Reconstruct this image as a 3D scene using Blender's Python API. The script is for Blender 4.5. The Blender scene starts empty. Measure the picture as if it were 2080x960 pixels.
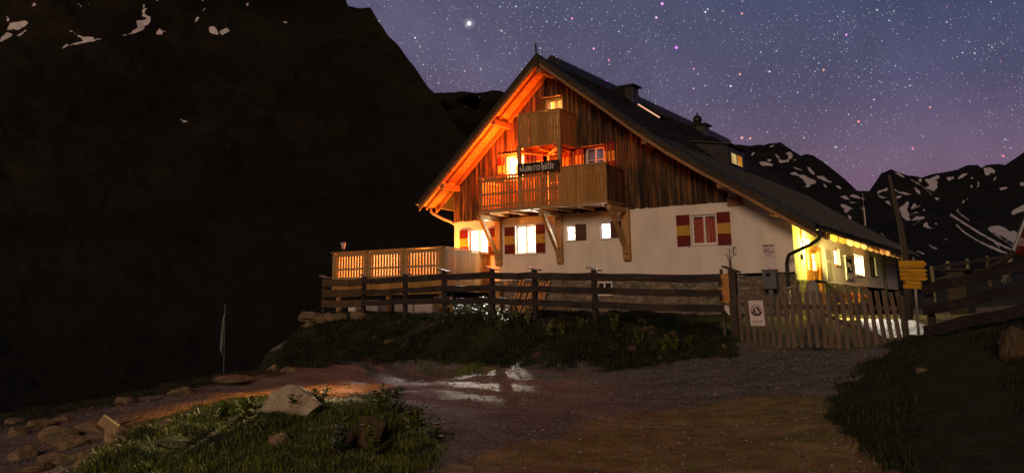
import bpy, bmesh, math, random
import numpy as np
from mathutils import Vector, noise
random.seed(7); rng = np.random.default_rng(7)
C = bpy.context.scene.collection
SC = bpy.context.scene

# ------------------------------------------------------------------ camera
CF, CX, CY = 1818.9, 981.7, 251.69           # focal length and principal point, photo pixels
PIT, ROLL, YAW = .21, -.0068, .586
CAM = np.array([20.53, -28.82, -.405])
FIT = dict(pit=.2098, roll=-.0068, yaw=.5861)
cp, sp, cyw, syw = math.cos(FIT['pit']), math.sin(FIT['pit']), math.cos(FIT['yaw']), math.sin(FIT['yaw'])
FW = np.array([-syw*cp, cyw*cp, sp]); rt = np.array([cyw, syw, 0.]); upv = np.cross(rt, FW)
cr, sr = math.cos(FIT['roll']), math.sin(FIT['roll'])
RT = cr*rt+sr*upv; UP = -sr*rt+cr*upv
cam = bpy.data.cameras.new('camera'); co = bpy.data.objects.new('camera', cam); C.objects.link(co)
from mathutils import Matrix
co.matrix_world = Matrix(((RT[0], UP[0], -FW[0], CAM[0]), (RT[1], UP[1], -FW[1], CAM[1]), (RT[2], UP[2], -FW[2], CAM[2]), (0, 0, 0, 1)))
cam.sensor_fit = 'HORIZONTAL'; cam.sensor_width = 36; cam.lens = CF*36/2080
cam.shift_x = (1040-CX)/2080; cam.shift_y = -(480-CY)/2080
cam.clip_start = .1; cam.clip_end = 20000
SC.camera = co

def ray(u, v): return RT*(u-CX)/CF-UP*(v-CY)/CF+FW
def pl(u, v, ax, val):
    d = ray(u, v); return CAM+d*((val-CAM[ax])/d[ax])
def dep(u, v, t): return CAM+ray(u, v)*t
def proj(P):
    d = np.asarray(P)-CAM; z = d@FW; z = np.where(np.abs(z) < 1e-6, 1e-6, z)
    return np.stack([CX+CF*(d@RT)/z, CY-CF*(d@UP)/z, z], -1)

# ------------------------------------------------------------------ render settings and exposure
SC.view_settings.view_transform = 'Standard'; SC.view_settings.look = 'None'
SC.view_settings.exposure = 0; SC.view_settings.gamma = 1
SC.cycles.use_denoising = True
SC.cycles.max_bounces = 6; SC.cycles.transparent_max_bounces = 12
SC.cycles.sample_clamp_indirect = 4; SC.cycles.sample_clamp_direct = 60
SC.cycles.caustics_reflective = False; SC.cycles.caustics_refractive = False

# ------------------------------------------------------------------ node helpers
class NT:
    def __init__(s, tree): s.t = tree; s.n = tree.nodes; s.l = tree.links
    def node(s, typ, ins=None, **kw):
        n = s.n.new(typ)
        for k, v in kw.items(): setattr(n, k, v)
        for k, v in (ins or {}).items():
            i = n.inputs[k]
            if hasattr(v, 'links') or isinstance(v, bpy.types.NodeSocket): s.l.new(v, i)
            else: i.default_value = v
        return n
    def math(s, op, a, b=0., c=None, clamp=False):
        n = s.n.new('ShaderNodeMath'); n.operation = op; n.use_clamp = clamp
        for i, v in enumerate([a, b] if c is None else [a, b, c]):
            if isinstance(v, bpy.types.NodeSocket): s.l.new(v, n.inputs[i])
            else: n.inputs[i].default_value = v
        return n.outputs[0]
    def vmath(s, op, a, b=(0, 0, 0)):
        n = s.n.new('ShaderNodeVectorMath'); n.operation = op
        for i, v in enumerate([a, b]):
            if isinstance(v, bpy.types.NodeSocket): s.l.new(v, n.inputs[i])
            else: n.inputs[i].default_value = v
        return n
    def mix(s, f, a, b, mode='MIX'):
        n = s.n.new('ShaderNodeMix'); n.data_type = 'RGBA'; n.blend_type = mode
        for i, v in ((0, f), (6, a), (7, b)):
            if isinstance(v, bpy.types.NodeSocket): s.l.new(v, n.inputs[i])
            else: n.inputs[i].default_value = v if i == 0 else (tuple(v)+(1,))[:4]
        return n.outputs[2]
    def noise(s, vec, scale, detail=4, rough=.55, out=0):
        n = s.node('ShaderNodeTexNoise', {'Scale': scale, 'Detail': detail, 'Roughness': rough})
        if vec is not None: s.l.new(vec, n.inputs['Vector'])
        return n.outputs[out]
    def ramp(s, f, stops):
        n = s.n.new('ShaderNodeValToRGB'); e = n.color_ramp.elements
        while len(e) < len(stops): e.new(.5)
        for q, (p, c) in zip(e, stops):
            q.position = p; q.color = (tuple(c)+(1,))[:4] if not isinstance(c, (int, float)) else (c, c, c, 1)
        s.l.new(f, n.inputs[0]); return n.outputs[0]
    def scale(s, vec, sc):
        return s.vmath('MULTIPLY', vec, sc).outputs[0]

def mat(name, build=None, color=(.5, .5, .5), rough=.7, metal=0., **kw):
    m = bpy.data.materials.new(name); m.use_nodes = True
    t = NT(m.node_tree); b = t.n['Principled BSDF']
    b.inputs['Base Color'].default_value = (*color, 1); b.inputs['Roughness'].default_value = rough
    b.inputs['Metallic'].default_value = metal; b.inputs['Specular IOR Level'].default_value = kw.get('spec', .3)
    if build: build(t, b)
    return m
def emat(name, color, strength, build=None):
    m = bpy.data.materials.new(name); m.use_nodes = True; t = NT(m.node_tree); t.n.clear()
    e = t.node('ShaderNodeEmission', {'Color': (*color, 1), 'Strength': strength})
    if build: t.l.new(build(t), e.inputs['Color'])
    o = t.node('ShaderNodeOutputMaterial'); t.l.new(e.outputs[0], o.inputs[0]); return m
def bump(t, b, h, strength=.5, dist=.02):
    n = t.node('ShaderNodeBump', {'Strength': strength, 'Distance': dist, 'Height': h}); t.l.new(n.outputs[0], b.inputs['Normal'])
def obj_co(t): return t.node('ShaderNodeTexCoord').outputs['Object']
def geo_pos(t): return t.node('ShaderNodeNewGeometry').outputs['Position']

# ------------------------------------------------------------------ world: starry dusk sky
W = bpy.data.worlds.new('World'); SC.world = W; W.use_nodes = True
t = NT(W.node_tree); t.n.clear()
gen = t.vmath('NORMALIZE', t.node('ShaderNodeTexCoord').outputs['Generated']).outputs[0]
sep = t.node('ShaderNodeSeparateXYZ', {0: gen})
elev = sep.outputs['Z']
dL = Vector(ray(800, 100)).normalized(); dR = Vector(ray(2080, 100)).normalized(); ax = (dR-dL).normalized()
az = t.vmath('DOT_PRODUCT', gen, tuple(ax)).outputs['Value']
aL, aR = dL.dot(ax), dR.dot(ax)
side = t.math('DIVIDE', t.math('SUBTRACT', az, aL), aR-aL, clamp=True)
low = t.ramp(elev, [(0., (.15, .070, .095)), (.145, (.150, .094, .135)), (.23, (.104, .083, .138)), (.36, (.088, .083, .150)), (.52, (.030, .028, .050)), (.8, (.008, .008, .014))])
blue = t.ramp(elev, [(0., (.16, .072, .105)), (.145, (.140, .090, .150)), (.23, (.072, .070, .138)), (.33, (.042, .062, .125)), (.52, (.016, .024, .046)), (.8, (.006, .008, .014))])
base = t.mix(side, low, blue)
cl = t.noise(gen, 9, 5, .6)
fb = t.vmath('DOT_PRODUCT', gen, tuple(FW)).outputs['Value']; base = t.mix(1., base, t.ramp(t.math('MULTIPLY_ADD', fb, .5, .5), [(.30, .22), (.62, 1.)]), 'MULTIPLY')   # the far sky, behind the camera, is darker
base = t.mix(1., base, t.ramp(cl, [(.3, .86), (.7, 1.14)]), 'MULTIPLY')
stars = None
def layer(scale, rmin, rmax, dens, amp):
    v = t.node('ShaderNodeTexVoronoi', {'Vector': gen, 'Scale': scale})
    colr = v.outputs['Color']; sp_ = t.node('ShaderNodeSeparateColor', {0: colr})
    r = t.math('MULTIPLY_ADD', t.math('POWER', sp_.outputs[0], 5.), (rmax-rmin)*scale, rmin*scale)
    f = t.math('SUBTRACT', 1., t.math('DIVIDE', v.outputs['Distance'], r), clamp=True)
    f = t.math('MULTIPLY', t.math('POWER', f, .8), t.math('LESS_THAN', sp_.outputs[1], dens))
    hue = t.ramp(sp_.outputs[2], [(0., (1., .25, .12)), (.07, (1., .5, .35)), (.12, (1., .92, .85)), (.5, (.82, .9, 1.)), (.93, (1, .95, 1)), (1., (.8, .25, 1.))])
    return t.mix(1., hue, t.math('MULTIPLY', f, amp), 'MULTIPLY')
a = layer(200, .0006, .0013, .55, .60); b = layer(75, .0007, .0015, .5, 1.15); c = layer(380, .00045, .00075, .8, .38)
clus = t.ramp(t.noise(gen, 14, 4, .65), [(.34, .45), (.52, 1.1), (.72, 1.9)])
hfade = t.ramp(elev, [(.10, .5), (.22, 1.)])
allst = t.mix(1., t.mix(1., t.mix(1., t.mix(1., a, b, 'ADD'), c, 'ADD'), clus, 'MULTIPLY'), hfade, 'MULTIPLY')
tot = t.mix(1., base, allst, 'ADD')
BRIGHT = [(953, 48, .0022, (1., .95, 1.), 3., 1), (1345, 8, .0017, (.9, .35, .9), 1.6, 0), (1333, 36, .0015, (.8, .4, .9), 1.4, 0), (1162, 38, .0014, (1, .2, .7), 1.2, 0),
          (1206, 99, .0014, (.95, .35, .9), 1.2, 0), (1374, 97, .0018, (.75, .2, 1.), 1.6, 0), (1237, 123, .0013, (1., .2, .3), 1.2, 0), (1232, 165, .0015, (.7, .1, .9), 1.3, 0), (1719, 71, .0014, (.8, .2, .9), 1.1, 0),
          (1744, 247, .0014, (1., .25, .2), 1.3, 0), (1507, 280, .0016, (1., .35, .3), 1.3, 0), (1524, 281, .0013, (1., .4, .25), 1.2, 0), (1503, 151, .0014, (1., .4, .25), 1., 0), (1507, 28, .0014, (1., .3, .25), 1.1, 0),
          (1854, 302, .0012, (1., .25, .4), 1.1, 0), (1409, 180, .0011, (.8, .3, .9), 1.1, 0), (1889, 218, .0012, (1., .3, .2), 1., 0), (2038, 317, .0012, (1., .2, .2), 1.2, 0), (1409, 140, .0011, (1, .3, .9), 1, 0), (1673, 142, .0013, (1., .4, .2), 1., 0)]
for (u, v, r, colr, amp, glow) in BRIGHT:
    d = Vector(ray(u, v)).normalized()
    dist = t.vmath('DISTANCE', gen, tuple(d)).outputs['Value']
    f = t.math('SUBTRACT', 1., t.math('DIVIDE', dist, r), clamp=True)
    f = t.math('MULTIPLY', t.math('POWER', f, .6), amp)
    if glow: f = t.math('ADD', f, t.math('MULTIPLY', t.math('POWER', t.math('SUBTRACT', 1., t.math('DIVIDE', dist, .009), clamp=True), 2.2), .35))
    tot = t.mix(1., tot, t.mix(1., colr, f, 'MULTIPLY'), 'ADD')
bg = t.node('ShaderNodeBackground', {'Color': tot, 'Strength': 1.14}); ow = t.node('ShaderNodeOutputWorld'); t.l.new(bg.outputs[0], ow.inputs[0])

# ------------------------------------------------------------------ weak, low, warm light from behind the camera (afterglow down the valley)
sun = bpy.data.lights.new('afterglow', 'SUN'); sun.energy = 1.0; sun.angle = math.radians(16); sun.color = (1., .645, .42)
so = bpy.data.objects.new('afterglow', sun); C.objects.link(so)
sd = Vector((-.26, 1., -.27)).normalized()      # direction the light travels
so.rotation_euler = sd.to_track_quat('-Z', 'Y').to_euler()

def point(name, p, power, color, radius=.05):
    l = bpy.data.lights.new(name, 'POINT'); l.energy = power; l.color = color; l.shadow_soft_size = radius
    o = bpy.data.objects.new(name, l); C.objects.link(o); o.location = p; return o
def spot(name, p, target, power, color, deg, radius=.05, blend=.4):
    l = bpy.data.lights.new(name, 'SPOT'); l.energy = power; l.color = color; l.shadow_soft_size = radius
    l.spot_size = math.radians(deg); l.spot_blend = blend
    o = bpy.data.objects.new(name, l); C.objects.link(o); o.location = p
    o.rotation_euler = (Vector(target)-Vector(p)).to_track_quat('-Z', 'Y').to_euler(); return o

# ------------------------------------------------------------------ materials
def wood_build(c1, c2, c3=None, zs=1.2, xs=22, bumpy=.4, island=.6, axis='z'):
    def f(t, b):
        p = geo_pos(t); isl = t.node('ShaderNodeNewGeometry').outputs['Random Per Island']
        sc = {'z': (xs, xs, zs), 'x': (zs, zs*6, xs), 'y': (zs*6, zs, xs)}[axis]
        off = t.vmath('ADD', t.scale(p, sc), t.node('ShaderNodeCombineXYZ', {0: t.math('MULTIPLY', isl, 37.), 2: t.math('MULTIPLY', isl, 91.)}).outputs[0]).outputs[0]
        n = t.noise(off, 1., 6, .62)
        col = t.ramp(n, [(.32, c1), (.68, c2)])
        if c3:
            n2 = t.noise(t.vmath('ADD', t.scale(p, (3, 3, .7)), t.node('ShaderNodeCombineXYZ', {0: t.math('MULTIPLY', isl, 11.)}).outputs[0]).outputs[0], 1., 3, .6)
            col = t.mix(t.ramp(n2, [(.40, 0.), (.62, 1.)]), col, c3)
        col = t.mix(island, col, t.ramp(isl, [(0., .45), (1., 1.5)]), 'MULTIPLY') if island else col
        t.l.new(col, b.inputs['Base Color']); bump(t, b, n, bumpy, .006)
    return f
M = {}
def plaster_b(t, b):
    p = geo_pos(t); n = t.noise(t.scale(p, (1, 1, .45)), 1.6, 6, .65); n2 = t.noise(p, 60, 3)
    t.l.new(t.ramp(n, [(.3, (.66, .61, .53)), (.55, (.78, .73, .65)), (.7, (.82, .77, .69))]), b.inputs['Base Color']); bump(t, b, n2, .25, .004)
M['plaster'] = mat('white_plaster', plaster_b, rough=.9)
M['boards'] = mat('weathered_boards', wood_build((.026, .016, .009), (.21, .11, .04), (.020, .018, .014), zs=.7, xs=16, bumpy=.7, island=.9), rough=.85)
M['newwood'] = mat('larch_wood', wood_build((.30, .155, .036), (.50, .28, .085), zs=1.4, xs=26, island=.35), rough=.65)
M['newwoodx'] = mat('larch_wood_beam', wood_build((.32, .18, .06), (.50, .31, .13), zs=.8, xs=20, island=.2, axis='x'), rough=.6)
M['soffit'] = mat('soffit_boards', wood_build((.34, .17, .06), (.58, .34, .14), zs=1.2, xs=24, island=.35, axis='x'), rough=.6)
M['beam'] = mat('roof_beam', wood_build((.20, .10, .04), (.38, .21, .09), zs=1.2, xs=24, island=.3, axis='y'), rough=.65)
M['barge'] = mat('barge_board', wood_build((.030, .024, .015), (.065, .048, .028), zs=1.0, xs=14, island=.2, axis='x'), rough=.75)
def shingle_b(t, b):
    p = geo_pos(t); isl = t.node('ShaderNodeNewGeometry').outputs['Random Per Island']
    n = t.noise(p, 8, 4)
    col = t.mix(.85, t.ramp(n, [(.3, (.030, .030, .028)), (.7, (.075, .072, .066))]), t.ramp(isl, [(0., .35), (.6, .9), (.9, 1.6), (1., 2.8)]), 'MULTIPLY')
    t.l.new(col, b.inputs['Base Color']); bump(t, b, t.noise(t.scale(p, (10, 40, 10)), 1, 3), .4, .004)
M['shingle'] = mat('wood_shingles', shingle_b, rough=.8)
M['darkmetal'] = mat('dark_sheet_metal', lambda t, b: t.l.new(t.ramp(t.noise(geo_pos(t), 5), [(.3, (.035, .036, .038)), (.7, (.065, .065, .065))]), b.inputs['Base Color']), rough=.45, metal=.6)
M['copper'] = mat('brown_gutter_metal', color=(.05, .045, .035), rough=.5, metal=.3)
M['gutter'] = mat('pale_gutter_metal', color=(.42, .38, .34), rough=.45, metal=.3)
def stone_b(t, b):
    p = t.scale(geo_pos(t), (1.0, 1.0, 2.1)); w = t.vmath('ADD', p, t.scale(t.noise(p, 2.2, 3, .5, 1), (.35, .35, .35))).outputs[0]
    v = t.node('ShaderNodeTexVoronoi', {'Vector': w, 'Scale': 2.6}, feature='DISTANCE_TO_EDGE'); v2 = t.node('ShaderNodeTexVoronoi', {'Vector': w, 'Scale': 2.6})
    e = t.ramp(v.outputs['Distance'], [(.02, 0.), (.10, 1.)]); s = t.node('ShaderNodeSeparateColor', {0: v2.outputs['Color']})
    n = t.noise(geo_pos(t), 9, 5)
    stone = t.mix(.7, t.ramp(n, [(.3, (.10, .085, .06)), (.7, (.26, .22, .16))]), t.ramp(s.outputs[0], [(0., .55), (1., 1.5)]), 'MULTIPLY')
    t.l.new(t.mix(e, (.24, .215, .17), stone), b.inputs['Base Color']); bump(t, b, t.math('ADD', e, t.math('MULTIPLY', n, .5)), .9, .05)
M['stone'] = mat('rubble_masonry', stone_b, rough=.9)
M['red'] = mat('shutter_red_paint', lambda t, b: t.l.new(t.ramp(t.noise(geo_pos(t), 30), [(.3, (.10, .007, .006)), (.7, (.16, .012, .009))]), b.inputs['Base Color']), rough=.5)
M['yellow'] = mat('shutter_yellow_paint', lambda t, b: t.l.new(t.ramp(t.noise(geo_pos(t), 30), [(.3, (.46, .26, .035)), (.7, (.58, .34, .05))]), b.inputs['Base Color']), rough=.5)
M['brownpaint'] = mat('brown_shutter_paint', color=(.10, .045, .035), rough=.6)
M['white'] = mat('white_painted_wood', color=(.72, .70, .66), rough=.5)
M['room'] = mat('room_paint', color=(.80, .76, .68), rough=.9)
M['curtain'] = mat('curtain_cloth', lambda t, b: t.l.new(t.ramp(t.node('ShaderNodeTexWave', {'Vector': geo_pos(t), 'Scale': 4., 'Distortion': 1.5}).outputs[0], [(.2, (.35, .08, .04)), (.8, (.75, .2, .08))]), b.inputs['Base Color']), rough=.9)
M['bluecurtain'] = mat('pale_blue_curtain', color=(.45, .45, .6), rough=.9)
M['reddoor'] = mat('orange_varnished_door', wood_build((.42, .16, .035), (.62, .27, .06), zs=1., xs=20, island=.15), rough=.35)
M['black'] = mat('black_iron', color=(.02, .02, .02), rough=.5, metal=.5)
M['oldwood'] = mat('grey_fence_wood', wood_build((.035, .028, .022), (.10, .08, .062), zs=1.5, xs=22, island=.6), rough=.85)
M['railwood'] = mat('dark_rail_wood', wood_build((.018, .014, .012), (.055, .042, .034), zs=1.2, xs=26, island=.5, axis='x'), rough=.8)
M['gatewood'] = mat('pale_gate_wood', wood_build((.075, .055, .04), (.20, .15, .11), zs=1.5, xs=22, island=.7), rough=.85)
M['darkrock'] = mat('earthy_rock', lambda t, b: (t.l.new(t.ramp(t.noise(geo_pos(t), 5, 7, .65), [(.3, (.045, .035, .02)), (.7, (.16, .11, .06))]), b.inputs['Base Color']), bump(t, b, t.noise(geo_pos(t), 9, 8, .7), .9, .05)), rough=.9)
M['brownrail'] = mat('brown_rail_wood', wood_build((.05, .032, .018), (.12, .075, .04), zs=1.2, xs=26, island=.4, axis='x'), rough=.8)
M['orangewood'] = mat('orange_board_wood', wood_build((.42, .19, .05), (.60, .30, .09), zs=2., xs=24, island=0, axis='x'), rough=.6)
M['signyellow'] = mat('yellow_sign_paint', lambda t, b: t.l.new(t.ramp(t.noise(t.scale(geo_pos(t), (1, 1, 7)), 3, 5), [(.3, (.48, .24, .012)), (.7, (.74, .42, .03))]), b.inputs['Base Color']), rough=.5)
M['steel'] = mat('galvanised_steel', color=(.32, .32, .31), rough=.45, metal=.5)
M['greybox'] = mat('grey_cabinet_paint', color=(.12, .13, .14), rough=.5)
M['paper'] = mat('white_sign_sheet', color=(.68, .62, .60), rough=.5)
M['ink'] = mat('dark_print', color=(.035, .02, .03), rough=.6)
M['redink'] = mat('dark_red_print', color=(.20, .03, .02), rough=.6)
M['signboard'] = mat('dark_carved_board', wood_build((.02, .014, .01), (.05, .033, .02), zs=2, xs=26, island=0, axis='x'), rough=.7)
M['silverpaint'] = mat('silver_letter_paint', color=(.85, .82, .75), rough=.5)
M['cloth'] = mat('pale_parasol_cloth', lambda t, b: (t.l.new(t.ramp(t.noise(geo_pos(t), 6), [(.3, (.10, .12, .11)), (.7, (.20, .22, .20))]), b.inputs['Base Color'])), rough=.9)
M['flagred'] = mat('flag_red_cloth', color=(.13, .010, .007), rough=.9)
M['flagwhite'] = mat('flag_white_cloth', color=(.35, .30, .28), rough=.9)
M['terracotta'] = mat('orange_flower_petals', color=(.30, .07, .015), rough=.8)
M['leafpot'] = mat('pot_plant_leaves', color=(.07, .12, .03), rough=.8)
def rock_b(t, b):
    p = geo_pos(t); n = t.noise(p, 3.5, 7, .65); n2 = t.noise(p, 18, 4)
    lich = t.ramp(t.noise(p, 5, 4), [(.55, 0.), (.68, 1.)])
    t.l.new(t.mix(lich, t.ramp(n, [(.3, (.11, .08, .045)), (.7, (.30, .215, .125))]), (.14, .13, .06)), b.inputs['Base Color']); bump(t, b, t.math('ADD', n, t.math('MULTIPLY', n2, .4)), .8, .05)
M['rock'] = mat('brown_rock', rock_b, rough=.9)
M['palerock'] = mat('pale_granite', lambda t, b: (t.l.new(t.ramp(t.noise(geo_pos(t), 7, 8, .7), [(.3, (.22, .18, .12)), (.45, (.45, .38, .27)), (.7, (.66, .58, .45))]), b.inputs['Base Color']), bump(t, b, t.noise(geo_pos(t), 9, 8, .7), 1., .05)), rough=.9)
def glass_b(name):
    m = bpy.data.materials.new(name); m.use_nodes = True; t = NT(m.node_tree); t.n.clear()
    tr = t.node('ShaderNodeBsdfTransparent', {'Color': (.95, .95, .95, 1)}); gl = t.node('ShaderNodeBsdfGlossy', {'Roughness': .02, 'Color': (.8, .85, 1, 1)})
    mx = t.node('ShaderNodeMixShader', {0: .07, 1: tr.outputs[0], 2: gl.outputs[0]}); o = t.node('ShaderNodeOutputMaterial'); t.l.new(mx.outputs[0], o.inputs[0]); return m
def screen_b():
    m = bpy.data.materials.new('added_glow_sheet'); m.use_nodes = True; t = NT(m.node_tree); t.n.clear()  # added sheet that lets light through so the railing gaps glow
    tr = t.node('ShaderNodeBsdfTranslucent', {'Color': (.9, .75, .65, 1)}); df = t.node('ShaderNodeBsdfDiffuse', {'Color': (.4, .35, .3, 1)})
    mx = t.node('ShaderNodeMixShader', {0: .12, 1: tr.outputs[0], 2: df.outputs[0]}); o = t.node('ShaderNodeOutputMaterial'); t.l.new(mx.outputs[0], o.inputs[0]); return m
M['screen'] = screen_b()
M['glass'] = glass_b('window_glass')
M['darkglass'] = mat('dark_glass', color=(.02, .022, .03), rough=.05, spec=.8)
M['lampglass'] = emat('lit_lantern_glass', (1., .62, .18), 30.)
M['porchglass'] = emat('lit_porch_lamp_glass', (.75, 1., .25), 14.)
M['paleglass'] = mat('pale_lantern_glass', color=(.65, .55, .52), rough=.2)

# ------------------------------------------------------------------ mesh helpers
class MB:
    def __init__(s): s.v = []; s.f = []; s.m = []
    def add(s, vs, fs, mi=0):
        o = len(s.v); s.v += [tuple(map(float, p)) for p in vs]; s.f += [tuple(i+o for i in f) for f in fs]; s.m += [mi]*len(fs); return s
    def hexa(s, p, mi=0): return s.add(p, [(0, 3, 2, 1), (4, 5, 6, 7), (0, 1, 5, 4), (1, 2, 6, 5), (2, 3, 7, 6), (3, 0, 4, 7)], mi)
    def box(s, x0, x1, y0, y1, z0, z1, mi=0):
        return s.hexa([(x0, y0, z0), (x1, y0, z0), (x1, y1, z0), (x0, y1, z0), (x0, y0, z1), (x1, y0, z1), (x1, y1, z1), (x0, y1, z1)], mi)
    def beam(s, a, b, w, h, up=(0, 0, 1), mi=0):
        a, b, up = Vector(a), Vector(b), Vector(up); d = (b-a).normalized(); r = d.cross(up)
        if r.length < 1e-4: r = d.cross(Vector((1, 0, 0)))
        r.normalize(); u = r.cross(d).normalized(); r = r*w/2; u = u*h/2
        return s.hexa([a-r-u, a+r-u, b+r-u, b-r-u, a-r+u, a+r+u, b+r+u, b-r+u], mi)
    def tube(s, pts, rad, n=10, mi=0, caps=True):
        pts = [Vector(p) for p in pts]; rads = rad if isinstance(rad, (list, tuple)) else [rad]*len(pts)
        vs = []; prev = None
        for i, p in enumerate(pts):
            d = (pts[min(i+1, len(pts)-1)]-pts[max(i-1, 0)]).normalized()
            if prev is None:
                r = d.cross(Vector((0, 0, 1)));  r = r if r.length > 1e-3 else d.cross(Vector((1, 0, 0)))
            else: r = prev-d*prev.dot(d)
            r.normalize(); prev = r; u = d.cross(r)
            vs += [p+(r*math.cos(2*math.pi*k/n)+u*math.sin(2*math.pi*k/n))*rads[i] for k in range(n)]
        fs = [(i*n+k, i*n+(k+1) % n, (i+1)*n+(k+1) % n, (i+1)*n+k) for i in range(len(pts)-1) for k in range(n)]
        if caps: fs += [tuple(range(n))[::-1], tuple((len(pts)-1)*n+k for k in range(n))]
        return s.add(vs, fs, mi)
    def lathe(s, c, prof, n=16, mi=0):
        c = Vector(c); vs = []; k = len(prof)
        for r, z in prof: vs += [c+Vector((r*math.cos(2*math.pi*i/n), r*math.sin(2*math.pi*i/n), z)) for i in range(n)]
        fs = [(i*n+j, i*n+(j+1) % n, (i+1)*n+(j+1) % n, (i+1)*n+j) for i in range(k-1) for j in range(n)]
        fs += [tuple(range(n))[::-1], tuple((k-1)*n+j for j in range(n))]
        return s.add(vs, fs, mi)
    def prism(s, poly, axis, a, b, mi=0):   # poly: 2D list; axis: extrusion axis
        def P(q, w): return {0: (w, q[0], q[1]), 1: (q[0], w, q[1]), 2: (q[0], q[1], w)}[axis]
        n = len(poly)
        return s.add([P(q, a) for q in poly]+[P(q, b) for q in poly], [tuple(range(n)), tuple(range(n, 2*n))[::-1]]+[(i, i+n, (i+1) % n+n, (i+1) % n) for i in range(n)], mi)
    def build(s, name, mats, parent=None, smooth=False, bevel=0):
        me = bpy.data.meshes.new(name); me.from_pydata(s.v, [], s.f); me.update()
        bm = bmesh.new(); bm.from_mesh(me); bmesh.ops.recalc_face_normals(bm, faces=bm.faces); bm.to_mesh(me); bm.free()
        for m in (mats if isinstance(mats, (list, tuple)) else [mats]): me.materials.append(m)
        me.polygons.foreach_set('material_index', s.m)
        if smooth: me.polygons.foreach_set('use_smooth', [True]*len(me.polygons))
        o = bpy.data.objects.new(name, me); C.objects.link(o)
        if parent is not None:
            o.parent = parent; o.matrix_parent_inverse = parent_inv(parent)
        if bevel:
            md = o.modifiers.new('bevel', 'BEVEL'); md.width = bevel; md.segments = 2; md.limit_method = 'ANGLE'
        return o
def world_loc(o):
    p = Vector(o.location)
    return p
def parent_inv(p):
    # parents are only ever translated: undo the translation of the top-level Empty
    q = p; off = Vector((0, 0, 0))
    while q is not None:
        if q.parent is None: off += Vector(q.location)
        q = q.parent
    if p.parent is None: return Matrix.Translation(-off)
    return Matrix.Identity(4) @ Matrix.Translation(Vector((0, 0, 0)))
def tag(o, label=None, cat=None, group=None, kind=None):
    if label: o['label'] = label
    if cat: o['category'] = cat
    if group: o['group'] = group
    if kind: o['kind'] = kind
    return o
def thing(name, label, cat, loc=(0, 0, 0), group=None):
    o = bpy.data.objects.new(name, None); C.objects.link(o); o.location = loc; o.empty_display_size = .2
    return tag(o, label, cat, group)

# ------------------------------------------------------------------ terrain height field
def px(u, v, z): p = pl(u, v, 2, z); return (p[0], p[1], z)
CP = [px(0, 850, -2.3), px(250, 815, -2.1), px(450, 765, -1.9), px(600, 735, -1.75), px(0, 960, -2.3), px(500, 960, -2.1), px(1040, 960, -1.95), px(2080, 960, -1.55), px(1500, 960, -1.85),
      px(700, 745, -1.7), px(850, 740, -1.68), px(1000, 738, -1.65), px(1150, 738, -1.62), px(1300, 738, -1.55), px(1400, 728, -1.4), px(1497, 712, -1.25), px(1650, 712, -1.22), px(1800, 712, -1.2),
      px(1300, 840, -1.80), px(1700, 805, -1.58), px(950, 930, -1.95), px(800, 800, -1.8), px(1000, 800, -1.78), px(1500, 770, -1.5), px(1750, 760, -1.35), px(600, 800, -1.9), px(300, 870, -2.05), px(1300, 790, -1.7),
      px(640, 850, -1.85), px(450, 870, -1.9), px(750, 880, -1.9),
      (20, -29, -2.0), (28, -30, -1.2), (16, -32, -2.2), (8, -30, -2.6), (0, -26, -3), (25, -22, -.9), (30, -15, .3), (22, -17, -.85), (20.3, -14.2, -.75), (19, -12.5, -.75), (18.2, -10.5, -.85), (21.5, -12, -.35), (24, -6, .6), (22, -8, .1),
      (17.6, -8.9, -.98), (15.5, -5, -.85), (14.2, -2, -.6), (18, -3, -.55), (14, 3, -.52), (16, 5, -.5), (15, 10, -.5), (17, 14, -.45), (20, 5, -.3), (24, 6, .5), (30, 10, 2.), (20, 20, .2), (28, 25, 2.2), (14, 22, -.2), (8, 24, -.2), (0, 22, -.6), (40, 0, 3.5), (40, 25, 4.5), (38, -25, 2), (35, 40, 5), (10, 40, 0),
      (13, -1, -.52), (10, -.5, -.5), (6, -.5, -.5), (2, -.5, -.5), (0, 0, -.6), (-2, 6, -1.), (-5, 0, -1.4), (-4, -4, -1.1), (-4, 14, -1.6), (12.8, -6.2, -.8), (11, -4, -.5), (7, -4, -.48), (3, -4.5, -.5)]
FENCE = [(660, 567, 30.), (740, 565, 29.), (824, 560, 28.), (903, 555, 26.6), (1000, 551, 24.8), (1086, 552, 23.7), (1207, 553, 22.4), (1466, 556, 20.6)]
FP = [dep(u, v, t) for u, v, t in FENCE]
for i, p in enumerate(FP):
    gz = -.45 if i < 6 else (-.5 if i == 6 else -.95)
    CP.append((p[0], p[1], gz))
    if i < 7: CP.append((p[0], p[1]+1.2, -.46)); CP.append((p[0]-.15, p[1]-.55, gz-.30))
# left face of the bank under the fence end
CP += [(-1.4, -6.8, -1.1), (-2.5, -6, -1.6), (.2, -8.2, -1.2), (-3.5, -9, -2.4), (-6, -3, -2.4)]
CP = np.array(CP)
def tpsk(r2): return .5*r2*np.log(r2+1e-9)
def tps_fit(P, lam=.35):
    n = len(P); d2 = ((P[:, None, :2]-P[None, :, :2])**2).sum(-1); K = tpsk(d2)+lam*np.eye(n)
    Q = np.c_[np.ones(n), P[:, :2]]; A = np.zeros((n+3, n+3)); A[:n, :n] = K; A[:n, n:] = Q; A[n:, :n] = Q.T
    return np.linalg.solve(A, np.r_[P[:, 2], 0, 0, 0])
TW = tps_fit(CP)
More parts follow.
